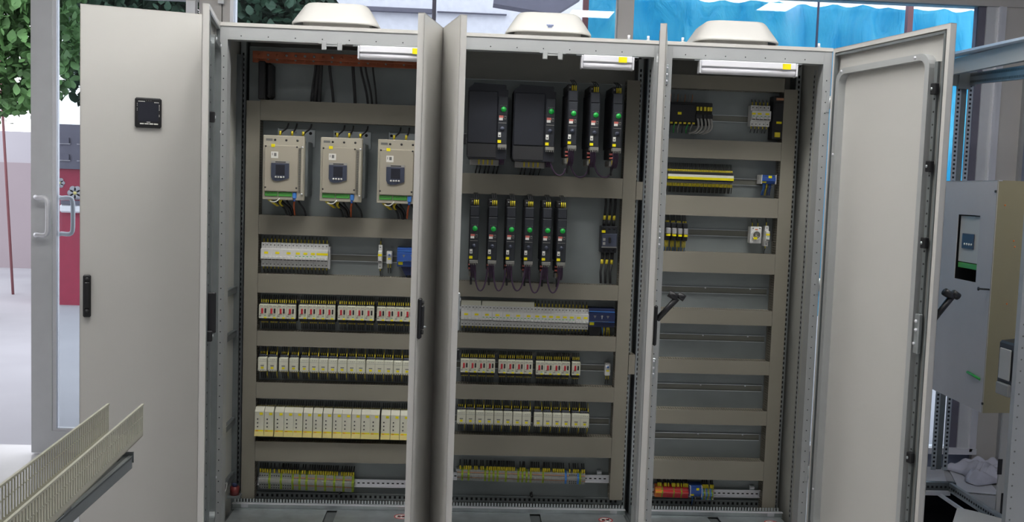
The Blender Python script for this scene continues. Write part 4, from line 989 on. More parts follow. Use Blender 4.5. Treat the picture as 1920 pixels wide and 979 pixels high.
def small_drive(h=.28, Y=.205):
    q = empty('motor_drive', (0, 0, 0)); W = .0228
    b = MB().box(-W, W, -Y, 0, -h/2, h/2, 'drive_black', ch=.004)
    for k in range(14): b.box(-W-.0006, -W+.001, -Y+.03+k*.011, -Y+.035+k*.011, -h*.3, h*.42, 'black')
    b.build('body', q); drive_strip(q, W*.97, Y, -h/2+.002, h*.30, 0)
    MB().box(-W*.9, W*.9, -Y-.004, -Y, h*.31, h*.49, 'drive_front', ch=.002).build('upper_cover', q)
    MB().box(-W, W*.55, -Y+.05, -.03, h/2, h/2+.035, 'rubber', ch=.003).disc((-W*.5, -Y+.05, h/2+.02), .004, 'wire_grey', t=.001).build('line_terminal', q)
    for k in range(3):
        MB().tube([(-W*.1+k*.009, -Y+.035, h/2+.004), (-W*.1+k*.009, -Y+.037, h/2+.028)], .0028, 'ferrule', 6).tube(curve((-W*.1+k*.009, -Y+.037, h/2+.028), (-W*.1+k*.009, -Y+.04, h/2+.045), (k*.008-.004, -Y+.08, h/2+.05), (k*.008-.004, -Y+.13, h/2+.062), 5), .0024, 'rubber', 5).build('supply_wire', q)
    cables_down(q, 0, W, Y, -h/2-.014, 4, .075)
    b = MB().box(-W*1.05, -W*.05, -Y+.07, -.05, -h/2-.05, -h/2-.002, 'rubber', ch=.003); b.build('motor_terminal', q)
    for z in (.018, .036): MB().box(-W*.95, -W*.1, -Y+.055, -Y+.071, -h/2-z-.012, -h/2-z-.004, 'red_soft', ch=.001).build('red_plug', q)
    b = MB().box(-W*.9, W*.4, -Y+.06, -.07, -h/2-.085, -h/2-.055, 'drive_conn', ch=.004).box(-W*.5, W*.1, -Y+.045, -Y+.055, -h/2-.075, -h/2-.055, 'ferrule'); b.build('cable_clamp', q)
    MB().tube([(-W*.4, -Y+.07, -h/2-.08), (-W*.3, -Y+.09, -h/2-.125)], .005, 'rubber', 7).build('motor_cable', q)
    return q
def big_drive(w, h, nb):
    q = empty('motor_drive', (0, 0, 0)); Y = .205; W, H = w/2, h/2
    MB().prism([(-W, -H*.9), (-W*.9, -H), (W*.95, -H), (W*.95, H*.78), (W*.85, H*.80), (W*.85, H*.90), (W*.80, H*.92), (-W*.72, H*.95), (-W*.78, H*.90), (-W, H*.80)], 'y', -Y, 0, 'drive_black').build('body', q)
    MB().box(-W*.97, W*.45, -Y-.006, -Y, -H*.60, H*.74, 'drive_black', ch=.004).box(-W*.97, W*.45, -Y-.003, -Y, -H*.97, -H*.62, 'rubber', ch=.004).build('front_cover', q)
    drive_strip(q, .0228, Y, -H*.62, H*.62, W*.95-.0235)
    cables_down(q, W*.95-.023, .02, Y, -H*.66, 4, .085)
    b = MB().box(-W*.82, W*.62, -.10, -.04, -H-.030, -H, 'wire_grey', ch=.003)
    for k in range(4): b.box(-W*.4+k*W*.22, -W*.33+k*W*.22, -.102, -.098, -H-.026, -H-.002, 'ferrule')
    b.build('power_terminal', q)
    for k in range(nb):
        x = -W*.45+k*W*.18+(k//2)*W*.08
        MB().tube(curve((x, -.08, -H-.028), (x, -.08, -H-.05), (x-.008, -.06, -H-.05), (x-.006, -.04, -H-.085), 6), .0032, 'rubber', 6).build('motor_wire', q)
    return q
YD = PY-.205
for i, (x0, y0, x1, y1) in enumerate(((879, 150.5, 951, 299), (965, 154, 1040, 304))):
    a, b_ = at(x0, y0, YD), at(x1, y1, YD); o = big_drive(b_.x-a.x, a.z-b_.z, 5 if i else 6); o.location = ((a.x+b_.x)/2, PY, (a.z+b_.z)/2)
    tag(o, 'large wide black drive with green disc, %s of the two' % ('left', 'right')[i], 'motor drive', 'large black drives')
YU = PY-.285; hs = at(1074, 170, YU).z-at(1074, 274, YU).z
ps = small_drive(hs, .285)
for i, (px, py) in enumerate(((1073.5, 222), (1115, 225), (1157.5, 227))):
    o = ps if i == 0 else copy_tree(ps); p = at(px, py, YU); o.location = (p.x, PY, p.z); tag(o, 'narrow black drive with green disc in the upper row, %s of three' % ('leftmost', 'middle', 'rightmost')[i], 'motor drive', 'narrow drives of the upper row')
for i, px in enumerate((889, 923.5, 957.5, 991.5, 1025, 1053)):
    if i == 0: hl = at(957, 387, YD).z-at(957, 489, YD).z; pl_ = o = small_drive(hl, .205)
    else: o = copy_tree(pl_)
    p = at(px, 437+(px-889)*.03, YD); o.location = (p.x, PY, p.z); tag(o, 'narrow black drive with green disc, %s from the left in the lower row' % ORD[i], 'motor drive', 'narrow drives of the lower row')
# purple cable loops
def loop(p0, p1, low, label):
    a, b_ = at(*p0, YD+.01), at(*p1, YD+.01); zl = at((p0[0]+p1[0])/2, low, YD+.0).z
    dz = (zl-min(a.z, b_.z))*1.36
    o = MB().tube(curve((0, 0, 0), (.004, 0, dz+(min(a.z, b_.z)-a.z)), (b_.x-a.x-.004, 0, dz+(min(a.z, b_.z)-a.z)), (b_.x-a.x, 0, b_.z-a.z), 14), .0038, 'purple', 6).build('network_cable'); o.location = a
    tag(o, label, 'cable', 'purple network cables')
loop((1031, 288), (1060, 316), 331, 'purple cable looping from the wide right drive to the first narrow one')
loop((1068, 290), (1104, 310), 334, 'purple cable looping between the first two upper narrow drives')
loop((1113, 292), (1149, 312), 334, 'purple cable looping between the last two upper narrow drives')
for i, (p, q_) in enumerate((((890, 498), (914, 500)), ((925, 500), (948, 502)), ((958, 502), (984, 504)), ((992, 504), (1016, 506)), ((1026, 506), (1050, 508)))):
    loop(p, q_, 545+(i > 2)*4, 'purple cable looping below the lower drives, %s from the left' % ORD[i])
# moulded case breaker
a, b_ = at(1129, 424, PY-.09), at(1157, 475, PY-.09); W, H = (b_.x-a.x)/2, (a.z-b_.z)/2
q = empty('moulded_case_breaker', ((a.x+b_.x)/2, PY, (a.z+b_.z)/2)); tag(q, 'dark grey moulded case breaker at the right of the lower drives', 'circuit breaker')
MB().box(-W, W, -.07, 0, -H, H, 'drive_front', ch=.004).build('body', q)
b = MB().box(-W*.95, W*.95, -.085, -.07, -H*.62, H*.45, 'panel_navy', ch=.003).box(-W*.95, W*.95, -.086, -.07, -H*.62, -H*.52, 'mark_grey')
b.box(-W*.8, -W*.5, -.0862, -.0848, -H*.1, H*.1, 'wire_grey').box(-W*.8, -W*.5, -.0862, -.0848, -H*.4, -H*.2, 'wire_grey').build('face', q)
MB().box(-W*.12, W*.12, -.10, -.084, -H*.25, H*.2, 'rubber', ch=.003).build('lever', q); MB().box(-W*.98, -W*.55, -.088, -.069, H*.50, H*.68, 'yellow').build('sticker', q)
for k in range(3):
    x = W*(-.62+k*.60)
    MB().disc((x, -.07, H*.82), .006, 'rubber', t=.003).disc((x, -.07, -H*.84), .006, 'rubber', t=.003).build('clamp_screw', q)
    MB().tube([(x, -.045, H), (x+.001, -.045, H+.03)], .008, 'rubber', 8).tube([(x+.001, -.045, H+.028), (x+.002, -.045, H+.052)], .0072, 'ferrule', 8).tube([(x+.002, -.045, H+.05), (x+.006, -.045, H+.11), (x+.004, -.045, H+.155)], .006, 'rubber', 8).build('cable', q)
    MB().tube([(x, -.045, -H), (x-.001, -.045, -H-.035)], .008, 'rubber', 8).tube([(x-.001, -.045, -H-.035), (x-.003, -.045, -H-.058)], .0072, 'ferrule', 8).tube([(x-.003, -.045, -H-.056), (x-.007, -.045, -H-.10), (x-.004, -.045, -H-.155)], .006, 'rubber', 8).build('cable', q)

# long breaker row in the middle cabinet
x0, xe = at(864, 592, .30).x, at(1104, 598, .30).x; counts = [3, 3]+[3]*5+[2]*6+[2, 2]; tot = sum(counts); pit = (xe-x0)/tot
hb = at(1000, 573, .31).z-at(1000, 612, .31).z; xx = x0; pr = {}
for i, n in enumerate(counts):
    key = (n, i < 2, i > 12, i < 7)
    if key in pr: o = copy_tree(pr[key])
    else: o = pr[key] = breaker(n, pit, hb, green=(2 <= i <= 12), wires=(0 if i < 7 else 1, 1), topw=.035)
    px = 864+(xx-x0)/(xe-x0)*240
    place(o, xx+n*pit/2, at(px+8, 592+(px-864)*.033, .30).z); xx += n*pit
    tag(o, 'white %s breaker, %s from the left in the long middle cabinet row' % ({3: 'three-pole', 2: 'two-pole'}[n], ORD[i]), 'circuit breaker', 'white breakers, middle cabinet')
for (p0, p1, l) in ((864, 902, 'short'), (903, 1002, 'long')):
    a, b_ = at(p0+.5, 567.5+(p0-864)*.033, .315), at(p1, 567.5+(p1-864)*.033, .315); z = (a.z+b_.z)/2
    o = MB().box(-(b_.x-a.x)/2, (b_.x-a.x)/2, -.02, .02, -.0135, .0135, 'cream', ch=.002).box(-(b_.x-a.x)/2, (b_.x-a.x)/2, -.016, .016, -.020, -.0135, 'copper_strip').build('comb_busbar'); o.location = ((a.x+b_.x)/2, .335, z); tag(o, '%s cream comb busbar cover along the top of the white breakers' % l, 'busbar cover')

# ------------------------------------------------------------------ rightmost cabinet devices
a, b_ = at(1256, 190, PY-.09), at(1335, 235, PY-.09); W, H = (b_.x-a.x)/2, (a.z-b_.z)/2
q = empty('controller', ((a.x+b_.x)/2, PY-.004, (a.z+b_.z)/2)); tag(q, 'black controller with grey cables at the top of the rightmost cabinet', 'controller')
MB().box(-W, W, -.08, 0, -H, H, 'rubber', ch=.003).box(-W*.98, W*.25, -.09, -.08, -H*.8, H*.8, 'black', ch=.003).build('body', q)
MB().box(-W*.62, -W*.45, -.0925, -.089, -.008, .004, 'yellow').build('sticker', q)
for k in range(6):
    MB().box(-W*.95+k*.022, -W*.95+k*.022+.012, -.0925, -.088, -H*.98, -H*.82, 'ferrule').build('terminal', q)
    MB().tube([(-W*.92+k*.022, -.08, -H*.95), (-W*.92+k*.021, -.06, -H*1.35), (-W*.9+k*.021, -.05, -H*1.75)], .003, 'green' if k % 3 == 1 else ('wire_grey' if k % 3 else 'wire_dark'), 5).build('signal_wire', q)
for k, x in enumerate((.28, .44, .62, .78, .90)):
    MB().box(W*x-.005, W*x+.005, -.098, -.08, H*.25, H*.60, 'ferrule').box(W*x-.009, W*x+.009, -.102, -.08, -H*.45, -H*.05, 'rubber', ch=.002).build('plug', q)
    MB().tube(curve((W*x, -.095, -H*.35), (W*x+.01, -.10, -H*1.0), (W*x+.02, -.09, -H*1.6), (W*x-.03, -.06, -H*1.75), 9), .0055, 'wire_grey', 7).build('cable', q)
for k in range(7): MB().tube([(-W*.9+k*.017, -.05, H), (-W*.9+k*.018, -.05, H*1.3), (-W*.88+k*.018, -.04, H*1.75)], .0024, 'wire_grey' if k % 2 else 'copper_strip', 5).build('signal_wire', q)
# breakers upper right
x0 = at(1408, 215, .31).x; hb3 = at(1420, 198, .31).z-at(1420, 237, .31).z; pit3 = (at(1444, 215, .31).x-x0)/5; xx = x0
for i, n in enumerate((1, 2, 2)):
    o = breaker(n, pit3, hb3, green=True, topw=.035) if i < 2 else copy_tree(o)
    place(o, xx+n*pit3/2, at(1426, 217.5, .31).z); xx += n*pit3; tag(o, 'white breaker, %s of three beside the tall black device, rightmost cabinet' % ('leftmost', 'middle', 'rightmost')[i], 'circuit breaker', 'breakers at the top of the rightmost cabinet')
a, b_ = at(1451, 180, PY-.07), at(1468, 262, PY-.07); W, H = (b_.x-a.x)/2, (a.z-b_.z)/2
q = empty('power_supply', ((a.x+b_.x)/2, PY-.004, (a.z+b_.z)/2)); tag(q, 'tall narrow black power supply at the top right of the rightmost cabinet', 'power supply')
MB().box(-W, W, -.07, 0, -H, H, 'rubber', ch=.003).box(-W*.8, W*.8, -.074, -.07, -H*.6, H*.7, 'black', ch=.002).build('body', q)
MB().box(-W*.4, W*.5, -.0765, -.073, -H*.28, -H*.18, 'yellow').build('sticker', q); MB().box(-W*.6, W*.3, -.08, -.068, -H*.9, -H*.68, 'ferrule').build('terminal', q); MB().box(-W*.6, W*.6, -.08, -.068, H*.8, H*.9, 'copper_strip').build('terminal', q)
# interface relays (yellow)
def iface(pit, h):
    q = empty('interface_relay', (0, 0, 0)); W = pit/2*.93; H = h/2
    MB().box(-W, W, -.055, 0, -H*.75, H*.75, 'mark_grey').box(-W, W, -.06, -.05, H*.40, H*.72, 'rubber').box(-W, W, -.06, -.05, -H*.45, -H*.25, 'navy').build('base', q)
    MB().box(-W, W, -.070, -.055, H*.05, H*.38, 'sticker_white').build('front', q); MB().box(-W, W, -.072, -.055, -H*.28, H*.05, 'yellow').build('sticker', q)
    wire(q, 0, -.045, H*.66, .045, sl=.014, r=.0018, lean=random.uniform(-.006, .006)); wire(q, 0, -.045, -H*.5, -.055, sl=.026, r=.0020, lean=random.uniform(-.008, .008))
    return q
x0, xe = at(1252, 335, .30).x, at(1375, 339, .30).x; n = 50; pit = (xe-x0)/n; pr = [iface(pit, .075) for _ in range(3)]
z0_, z1_ = at(1252, 332, .30).z, at(1375, 334.5, .30).z
for i in range(n):
    o = pr[i] if i < 3 else copy_tree(pr[i % 3]); o.location = (x0+(i+.5)*pit, PY-.008, (z0_+z1_)/2); tag(o, 'slim white and yellow interface relay packed in the rightmost cabinet row', 'relay', 'slim interface relays')
q, w_, h = blue_device(1429, 1453.5, 327.5, 345.5, 'small blue device right of the yellow relays, blue wires below', marks=False, wires=((-.5, 'blue_light'), (-.35, 'blue_light'), (-.2, 'blue'), (0, 'ferrule'), (.45, 'blue'), (.55, 'blue')))
MB().box(-.003, .014, -.080, -.0775, .006, .018, 'yellow').box(-w_-.003, -w_, -.079, 0, -h, h, 'white_plastic').box(w_, w_+.003, -.079, 0, -h, h, 'white_plastic').build('end_plate', q)
# plug-in relays at left of row C
x0 = at(1247, 437, .30).x; pit = (at(1290, 437, .30).x-x0)/4
for i in range(4):
    if i == 0:
        q = empty('plug_in_relay', (0, 0, 0)); W = pit/2*.95
        MB().box(-W, W, -.05, 0, -.045, .045, 'rubber', ch=.002).box(-W*.9, W*.9, -.062, -.05, .020, .043, 'black', ch=.002).box(-W*.9, W*.9, -.062, -.05, -.043, -.022, 'black', ch=.002).build('socket', q)
        MB().box(-W*.75, W*.75, -.085, -.05, -.012, .018, 'clear_grey', ch=.003).build('relay', q); MB().box(-W*.6, W*.6, -.086, -.055, -.022, -.013, 'yellow').build('sticker', q)
        for k in range(3): wire(q, -W*.6+k*W*.5, -.045, .043, .04, sl=.01); wire(q, -W*.6+k*W*.5, -.045, -.043, -.06, sl=.035, mt='blue_light' if k != 1 else 'ferrule')
        pq = q
    else: q = copy_tree(pq)
    q.location = (x0+(i+.5)*pit, PY-.008, at(1270, 434+i*.3, .31).z); tag(q, 'black plug-in relay with clear cover, %s of four, rightmost cabinet' % ORD[i], 'relay', 'plug-in relays')
# socket outlet
a, b_ = at(1408, 425, .31), at(1427, 457, .31); W, H = (b_.x-a.x)/2, (a.z-b_.z)/2
q = empty('socket_outlet', ((a.x+b_.x)/2, PY-.008, (a.z+b_.z)/2)); tag(q, 'white rail-mounted round socket outlet with yellow sticker', 'socket outlet')
b = MB().box(-W, W, -.055, 0, -H, H, 'white_plastic', ch=.003)
for s in (-1, 1): b.disc((s*W*.6, -.055, H*.82), .0035, 'mark_grey', t=.001)
b.box(-W*.25, W*.25, -.0562, -.0545, H*.62, H*.72, 'orange').build('body', q)
b = MB(); rg = W*.82
for k in range(24):
    a0, a1 = 2*pi*k/24, 2*pi*(k+1)/24
    b.prism([(rg*cos(a0), rg*sin(a0)), (rg*cos(a1), rg*sin(a1)), (rg*.84*cos(a1), rg*.84*sin(a1)), (rg*.84*cos(a0), rg*.84*sin(a0))], 'y', -.066, -.054, 'white_plastic')
b.disc((0, -.055, 0), rg*.86, 'wire_grey', t=.001, n=20); b.disc((-rg*.35, -.0558, 0), .003, 'black', t=.001).disc((rg*.35, -.0558, 0), .003, 'black', t=.001).build('socket_ring', q)
MB().box(-W*.55, W*.1, -.068, -.060, -H*.50, -H*.22, 'yellow').build('sticker', q)
for s in (-1, 1): wire(q, s*W*.5, -.03, H-.003, .04)
o = breaker(1, .019, at(1437, 424, .31).z-at(1437, 462, .31).z, green=True, topw=.045); place(o, at(1439, 443, .3).x, at(1438, 443, .3).z); tag(o, 'lone white breaker right of the round socket outlet', 'circuit breaker', 'breakers of the rightmost cabinet')
# loose cable end in the right cabinet and drooping wire in the left
p = at(1505, 925, .2)
o = MB().tube(curve((0, 0, 0), (-.002, 0, -.05), (.005, -.04, -.07), (.03, -.07, -.095), 8), .003, 'cream_yellow', 6).build('loose_wire'); o.location = (2.785, .12, p.z+.02); tag(o, 'loose beige wire end on the right inner side of the rightmost cabinet', 'wire')
p = at(428, 905, .15); o = MB().tube(curve((0, 0, 0), (.004, -.01, -.02), (0, -.04, -.045), (-.01, -.05, -.05), 8), .0016, 'sticker_white', 5).build('loose_wire'); o.location = (.024, .15, p.z); tag(o, 'thin white wire loop low on the left side of the leftmost open cabinet', 'wire')
p = at(434, 925, .22); q = MB().tube([(0, 0, 0), (.0, 0, .04)], .022, 'dark_red', 12).tube([(0, 0, .04), (0, 0, .055)], .012, 'navy', 10).box(-.03, .03, -.025, .025, -.012, 0, 'galv_dark').build('rotary_switch'); q.location = (.05, .2, p.z); tag(q, 'dark red knob low inside the leftmost open cabinet', 'switch')

# ------------------------------------------------------------------ foreground left: slotted duct on a steel channel
YE = -2.70
A, B = at(203, 757, YE), at(267.5, 757, YE); Bb = at(264, 818, YE)
zt = (A.z+B.z)/2; zb = Bb.z
A0, B0 = atz(0, 909, zt), atz(14, 975, zt)
dirA = ((A0-A).normalized()+(B0-B).normalized()).normalized(); dirA.z = 0; dirA.normalize()
L = 1.35; wD = (B-A).length
q = empty('wiring_duct', (A.x, A.y, zb)); q.rotation_euler = (0, 0, math.atan2(dirA.y, dirA.x)); tag(q, 'empty slotted beige duct lying on a steel channel, lower left foreground', 'wiring duct')
hD = zt-zb; nrm = Vector((-dirA.y, dirA.x, 0)); sg = 1 if nrm.dot(B-A) > 0 else -1
b = MB(); b.box(0, L, 0, sg*wD, 0, .002, 'duct_fresh')
for yy in (0, sg*wD):
    y0, y1 = (yy, yy+sg*.001) if yy == 0 else (yy-sg*.001, yy)
    b.box(0, L, y0, y1, 0, hD*.20, 'duct_fresh'); b.box(0, L, y0, y1, hD*.60, hD*.625, 'duct_fresh'); b.box(0, L, y0-sg*.0015, y1+sg*.0015, hD-.0035, hD, 'duct_fresh'); b.box(0, L, y0, y1, hD*.93, hD*.945, 'duct_fresh')
    k = 0
    while k < L-.005: b.box(k, k+.0050, y0, y1, hD*.18, hD-.002, 'duct_fresh'); k += .011
b.build('slotted_channel', q)
e0 = at(248, 856, YE-.03); e1 = atz(100, 985, e0.z); dr = (e1-e0); dr.z = 0; dr.normalize()
q2 = empty('steel_channel', e0); q2.rotation_euler = (0, 0, math.atan2(dr.y, dr.x)); tag(q2, 'grey steel channel bar under the foreground slotted duct', 'steel channel')
n2 = Vector((-dr.y, dr.x, 0)); s2 = 1 if n2.dot(B-A) < 0 else -1   # the bar extends to the left of its outer edge
zc_ = zb-e0.z
b = MB().box(0, L, 0, s2*.042, -.003, 0, 'galv_dark').box(0, L, 0, s2*.003, -.022, 0, 'galv_dark').box(0, L, s2*.039, s2*.042, -.022, 0, 'galv_dark').box(0, L, 0, s2*.006, 0, .002, 'galv')
b.box(-.003, .0, -s2*.002, s2*.044, -.012, .008, 'galv_dark').build('channel', q2)
pl = []
for k in range(14): a_ = 2*pi*k/14; pl.append((.028+.014*cos(a_), s2*.021+.006*sin(a_)))
MB().prism(pl, 'z', .0002, .001, 'black').build('slot', q2)
zl = e0.z-.022
for f_ in (.95, 1.3):
    c_ = e0+dr*f_+n2*s2*.02; tz = MB()
    tz.box(-.16, .16, -.02, .02, zl-.04-FLOOR, zl-FLOOR, 'red', ch=.004)
    for s in (-1, 1):
        tz.tube([(s*.12, 0, zl-.03-FLOOR), (s*.20, 0, 0)], .016, 'red', 8)
    o = tz.build('trestle'); o.location = (c_.x, c_.y, FLOOR); tag(o, 'red steel trestle under the foreground steel channel, %s one' % ('farther' if f_ < 1 else 'nearer'), 'trestle')
if zb-e0.z > .004:
    b = MB()
    for f_ in (.3, .8, 1.2): b.box(f_, f_+.03, 0, s2*.042, 0, zb-e0.z, 'galv_dark')
    b.build('spacer', q2)
p = atz(149, 985, FLOOR+.25)
q = empty('red_crate', (p.x+.06, 1.2, FLOOR)); zq = at(150, 960, 1.2).z-FLOOR
pp = at(151, 965, .6); q.location = (pp.x+.05, .6, FLOOR); hq = pp.z-FLOOR
tag(q, 'dark red crate on the floor behind the far left cabinet door', 'crate')
b = MB().box(-.06, .06, -.06, .2, 0, .01, 'red')
for y in (-.06, .19): b.box(-.06, .06, y, y+.01, 0, hq, 'red')
for x in (-.06, .05): b.box(x, x+.01, -.06, .2, 0, hq, 'red')
b.build('body', q)

# ------------------------------------------------------------------ right: open cabinet frame and its panel
# far post at px 1800, front post near px 1903
PYr = 1.05; pf = at(1786, 500, PYr)
ztp = at(1800, 128, PYr).z; zbt = at(1800, 882, PYr).z
q = empty('equipment_rack', (pf.x, PYr, FLOOR)); tag(q, 'open galvanised cabinet skeleton with perforated posts at the right edge', 'rack')
def Lr(v): return (v.x-q.location.x, v.y-q.location.y, v.z-FLOOR)
def post(name, x, y, z0, z1, w, mt, hole, step=.025, both=True):
    b = MB().box(x-w/2, x-w/2+w*.3, y-.004, y, z0, z1, mt).box(x+w/2-w*.3, x+w/2, y-.004, y, z0, z1, mt).box(x-w*.2, x+w*.2, y+.012, y+.03, z0, z1, 'galv_dark')
    k = z0+.02
    while k < z1-.02:
        for s in (-1, 1): b.box(x+s*w*.35-.006, x+s*w*.35+.006, y-.0048, y-.0035, k, k+hole, 'black')
        k += step
    return b.build(name, q)
xl = -.01
post('perforated_post', xl+.01, 0, zbt-FLOOR, ztp-FLOOR-.05, .10, 'galv', .012)
MB().box(xl-.3, xl+.07, -.012, .02, ztp-FLOOR-.10, ztp-FLOOR-.01, 'galv_dark').box(xl-.04, xl+.03, -.03, -.012, ztp-FLOOR-.12, ztp-FLOOR, 'galv_dark').build('corner_joint', q)
# side rails run towards the camera and to the right
def bar_between(name, v0, v1, h, th, mt, holes_=True, hmt='black', rows=2):
    v0, v1 = Vector(v0), Vector(v1); d_ = v1-v0; Lb = d_.length; ex = d_.normalized(); ey = Vector((0, 0, 1)).cross(ex).normalized(); ez = ex.cross(ey)
    T = Matrix(((ex.x, ey.x, ez.x, v0.x), (ex.y, ey.y, ez.y, v0.y), (ex.z, ey.z, ez.z, v0.z), (0, 0, 0, 1)))
    b = MB().box(0, Lb, -th/2, th/2, -h/2, h/2, mt, T=T)
    if holes_:
        k = .02
        while k < Lb-.02:
            for s in ((-1, 1) if rows == 2 else (0,)):
                for yy in (-1, 1): b.box(k, k+.012, yy*th/2-.0008, yy*th/2+.0008, s*h*.28-.006, s*h*.28+.006, hmt, T=T)
            k += .025
    return b.build(name, q)
Yn = -.35
v0 = Lr(at(1822, 148, PYr)); v1 = Lr(at(1960, 131, Yn)); bar_between('top_rail', v0, v1, .062, .03, 'galv_dark')
v0 = Lr(at(1780, 128, PYr)); v1 = Lr(at(1960, 88, Yn)); bar_between('top_cover', v0, v1, .085, .03, 'enclosure', False)
v0 = Lr(at(1772, 108, PYr)); v1 = Lr(at(1962, 68, Yn)); bar_between('top_lip', v0, v1, .012, .12, 'alu_light', False)
zf = zbt
g0 = atz(1770, 912, zf); g1 = atz(1866, 975, zf); g1 = g0+(g1-g0)*1.6
bar_between('bottom_rail', Lr(g0+Vector((0.03, 0, 0))), Lr(g1+Vector((.03, 0, 0))), .05, .02, 'galv', True, rows=1)
bar_between('bottom_rail', Lr(g0+Vector((-.05, 0, -.03))), Lr(g1+Vector((-.05, 0, -.03))), .018, .012, 'alu_light', False)
bar_between('bottom_cross_rail', Lr(g0+Vector((-.5, 0, .0))), Lr(g0+Vector((.06, 0, 0))), .05, .03, 'galv_dark', True, rows=1)
bar_between('bottom_cross_rail', Lr(g0+Vector((-.5, -.06, -.02))), Lr(g0+Vector((0, -.06, -.02))), .02, .03, 'alu_light', False)
P_ = [atz(px, py, FLOOR+.03) for px, py in ((1690, 915), (1792, 918), (1850, 975), (1830, 1010), (1690, 1010))]
MB().prism([(p.x-pf.x, p.y-PYr) for p in P_], 'z', .0, .03, 'matte_black').build('dark_gap_sheet', q)  # black sheet laid in for the dark floor gap under the rail
# front post, at the right edge
YF2 = -.5
a = at(1905, 979, YF2); b_ = at(1918, 560, YF2)
fx = at(1885, 979, YF2).x; vv = MB(); zz0 = FLOOR
x_ = fx-pf.x
vv.box(x_, x_+.12, YF2-PYr, YF2-PYr+.03, 0, ztp-FLOOR-.05, 'frame_grey'); k = .1
while k < 2.3: vv.disc((x_+.018, YF2-PYr, k), .004, 'mark_grey', t=.001, n=6); k += .05
vv.build('front_post', q)
x2 = at(1882, 900, .35).x-pf.x
vv = MB().box(x2-.03, x2+.2, .35-PYr, .36-PYr, zbt-FLOOR-.1, at(1880, 770, .35).z-FLOOR, 'enclosure')
for (p0, p1) in (((1872, 861), (1878, 890)), ((1878, 925), (1890, 966))):
    a, b_ = at(*p0, .348), at(*p1, .348); vv.box(a.x-pf.x, b_.x-pf.x, .347-PYr, .351-PYr, b_.z-FLOOR, a.z-FLOOR, 'black')
vv.build('lower_panel', q)
# box-shaped panel with a cut-out showing a soft starter
c0_ = at(1872, 338, -.05); X_c = c0_.x                      # near vertical corner
ztb = c0_.z; zbb = at(1851, 775, -.05).z
far = at(1742, 727, 0); 
# far end of the left face: where the bottom edge, at height zbb, meets the ray through px 1742
fb = atz(1742, 727, zbb)
q = empty('sheet_metal_enclosure', (X_c, -.05, (zbb+ztb)/2)); tag(q, 'grey hanging metal enclosure with a cut-out showing a soft starter, at the right', 'enclosure')
dF = Vector((fb.x-X_c, fb.y+.05, 0)); Lf = dF.length*1.15; ang = math.atan2(dF.y, dF.x); hh = (ztb-zbb)/2
# local frame: rotate so +x runs along the face from the near corner to the far end
q.rotation_euler = (0, 0, ang)
# the face normal to the camera side
nn = Vector((-sin(ang), cos(ang), 0)); side_ = 1 if nn.dot(CAM-c0_) > 0 else -1
def on_face(px, py):
    d_ = ray(px, py); t = (Vector((X_c, -.05, 0))-CAM).dot(nn)/d_.dot(nn); P_ = CAM+t*d_
    r_ = P_-Vector((X_c, -.05, (zbb+ztb)/2)); return (r_.x*cos(ang)+r_.y*sin(ang), r_.z)
T0 = side_
cu = [on_face(1797, 402), on_face(1838, 404), on_face(1830, 530), on_face(1788, 518)]
cx0, cx1 = min(cu[0][0], cu[1][0]), max(cu[0][0], cu[1][0]); cz0, cz1 = cu[2][1], cu[0][1]
b = MB(); mt = 'mauve_panel'
b.box(0, cx0, -T0*.003, 0, -hh, hh, mt).box(cx1, Lf, -T0*.003, 0, -hh, hh, mt).box(cx0, cx1, -T0*.003, 0, cz1, hh, mt).box(cx0, cx1, -T0*.003, 0, -hh, cz0, mt)
b.box(0, Lf, -T0*.02, 0, hh-.004, hh, 'alu'); b.build('face_plate', q)
dpt = .28
MB().box(cx0-.02, cx1+.02, -T0*.10, -T0*.095, cz0-.02, cz1+.02, 'black').box(cx0-.02, cx0-.015, -T0*.1, -T0*.004, cz0-.02, cz1+.02, 'black').box(cx1+.015, cx1+.02, -T0*.1, -T0*.004, cz0-.02, cz1+.02, 'black').box(cx0, cx1, -T0*.1, -T0*.004, cz0-.02, cz0-.015, 'black').build('recess', q)
zsp = on_face(1796, 490)[1]
MB().box(cx0+.008, cx1-.004, -T0*.03, -T0*.012, zsp, cz1-.006, 'enclosure', ch=.002).build('starter_cover', q)
u0, v0_ = on_face(1802, 437); u1, v1_ = on_face(1822, 468)
MB().box(min(u0, u1), max(u0, u1), -T0*.011, -T0*.006, v1_, v0_, 'panel_navy', ch=.003).build('display_unit', q)
for k in range(4): MB().disc((min(u0, u1)+(k+.8)*abs(u1-u0)/5.2, -T0*.006, v1_+.022), .006, 'sticker_white', t=-T0*.003).build('button', q)
MB().box(cx0+.01, cx1-.006, -T0*.035, -T0*.012, zsp-.03, zsp-.004, 'green_conn', ch=.002).build('green_terminal', q)
MB().box(-.18, 0, T0*-.002, T0*-.005, -hh, hh, 'panel_warm_lit', T=Matrix.Rotation(-ang, 4, 'Z')) if 0 else None
o = MB().box(0, .32, 0, .004, -hh, hh, 'panel_warm_lit').build('return_flange', q); o.rotation_euler = (0, 0, -ang+R(6))
for px, py in ((1868, 359), (1843, 757)):
    u, v = on_face(px, py); MB().disc((u, 0, v), .006, 'rubber', t=-T0*.006).build('bolt', q)
u, v = on_face(1855, 543); MB().tube([(u, 0, v), (u, T0*.05, v+.002)], .004, 'rubber', 6).disc((u, T0*.05, v+.002), .009, 'rubber', t=-T0*.004).build('stud', q)
u0, v0_ = on_face(1815, 698); u1, v1_ = on_face(1838, 711)
MB().tube([(u0, T0*.003, v0_), (u1, T0*.003, v1_)], .007, 'green', 6).build('green_mark', q)
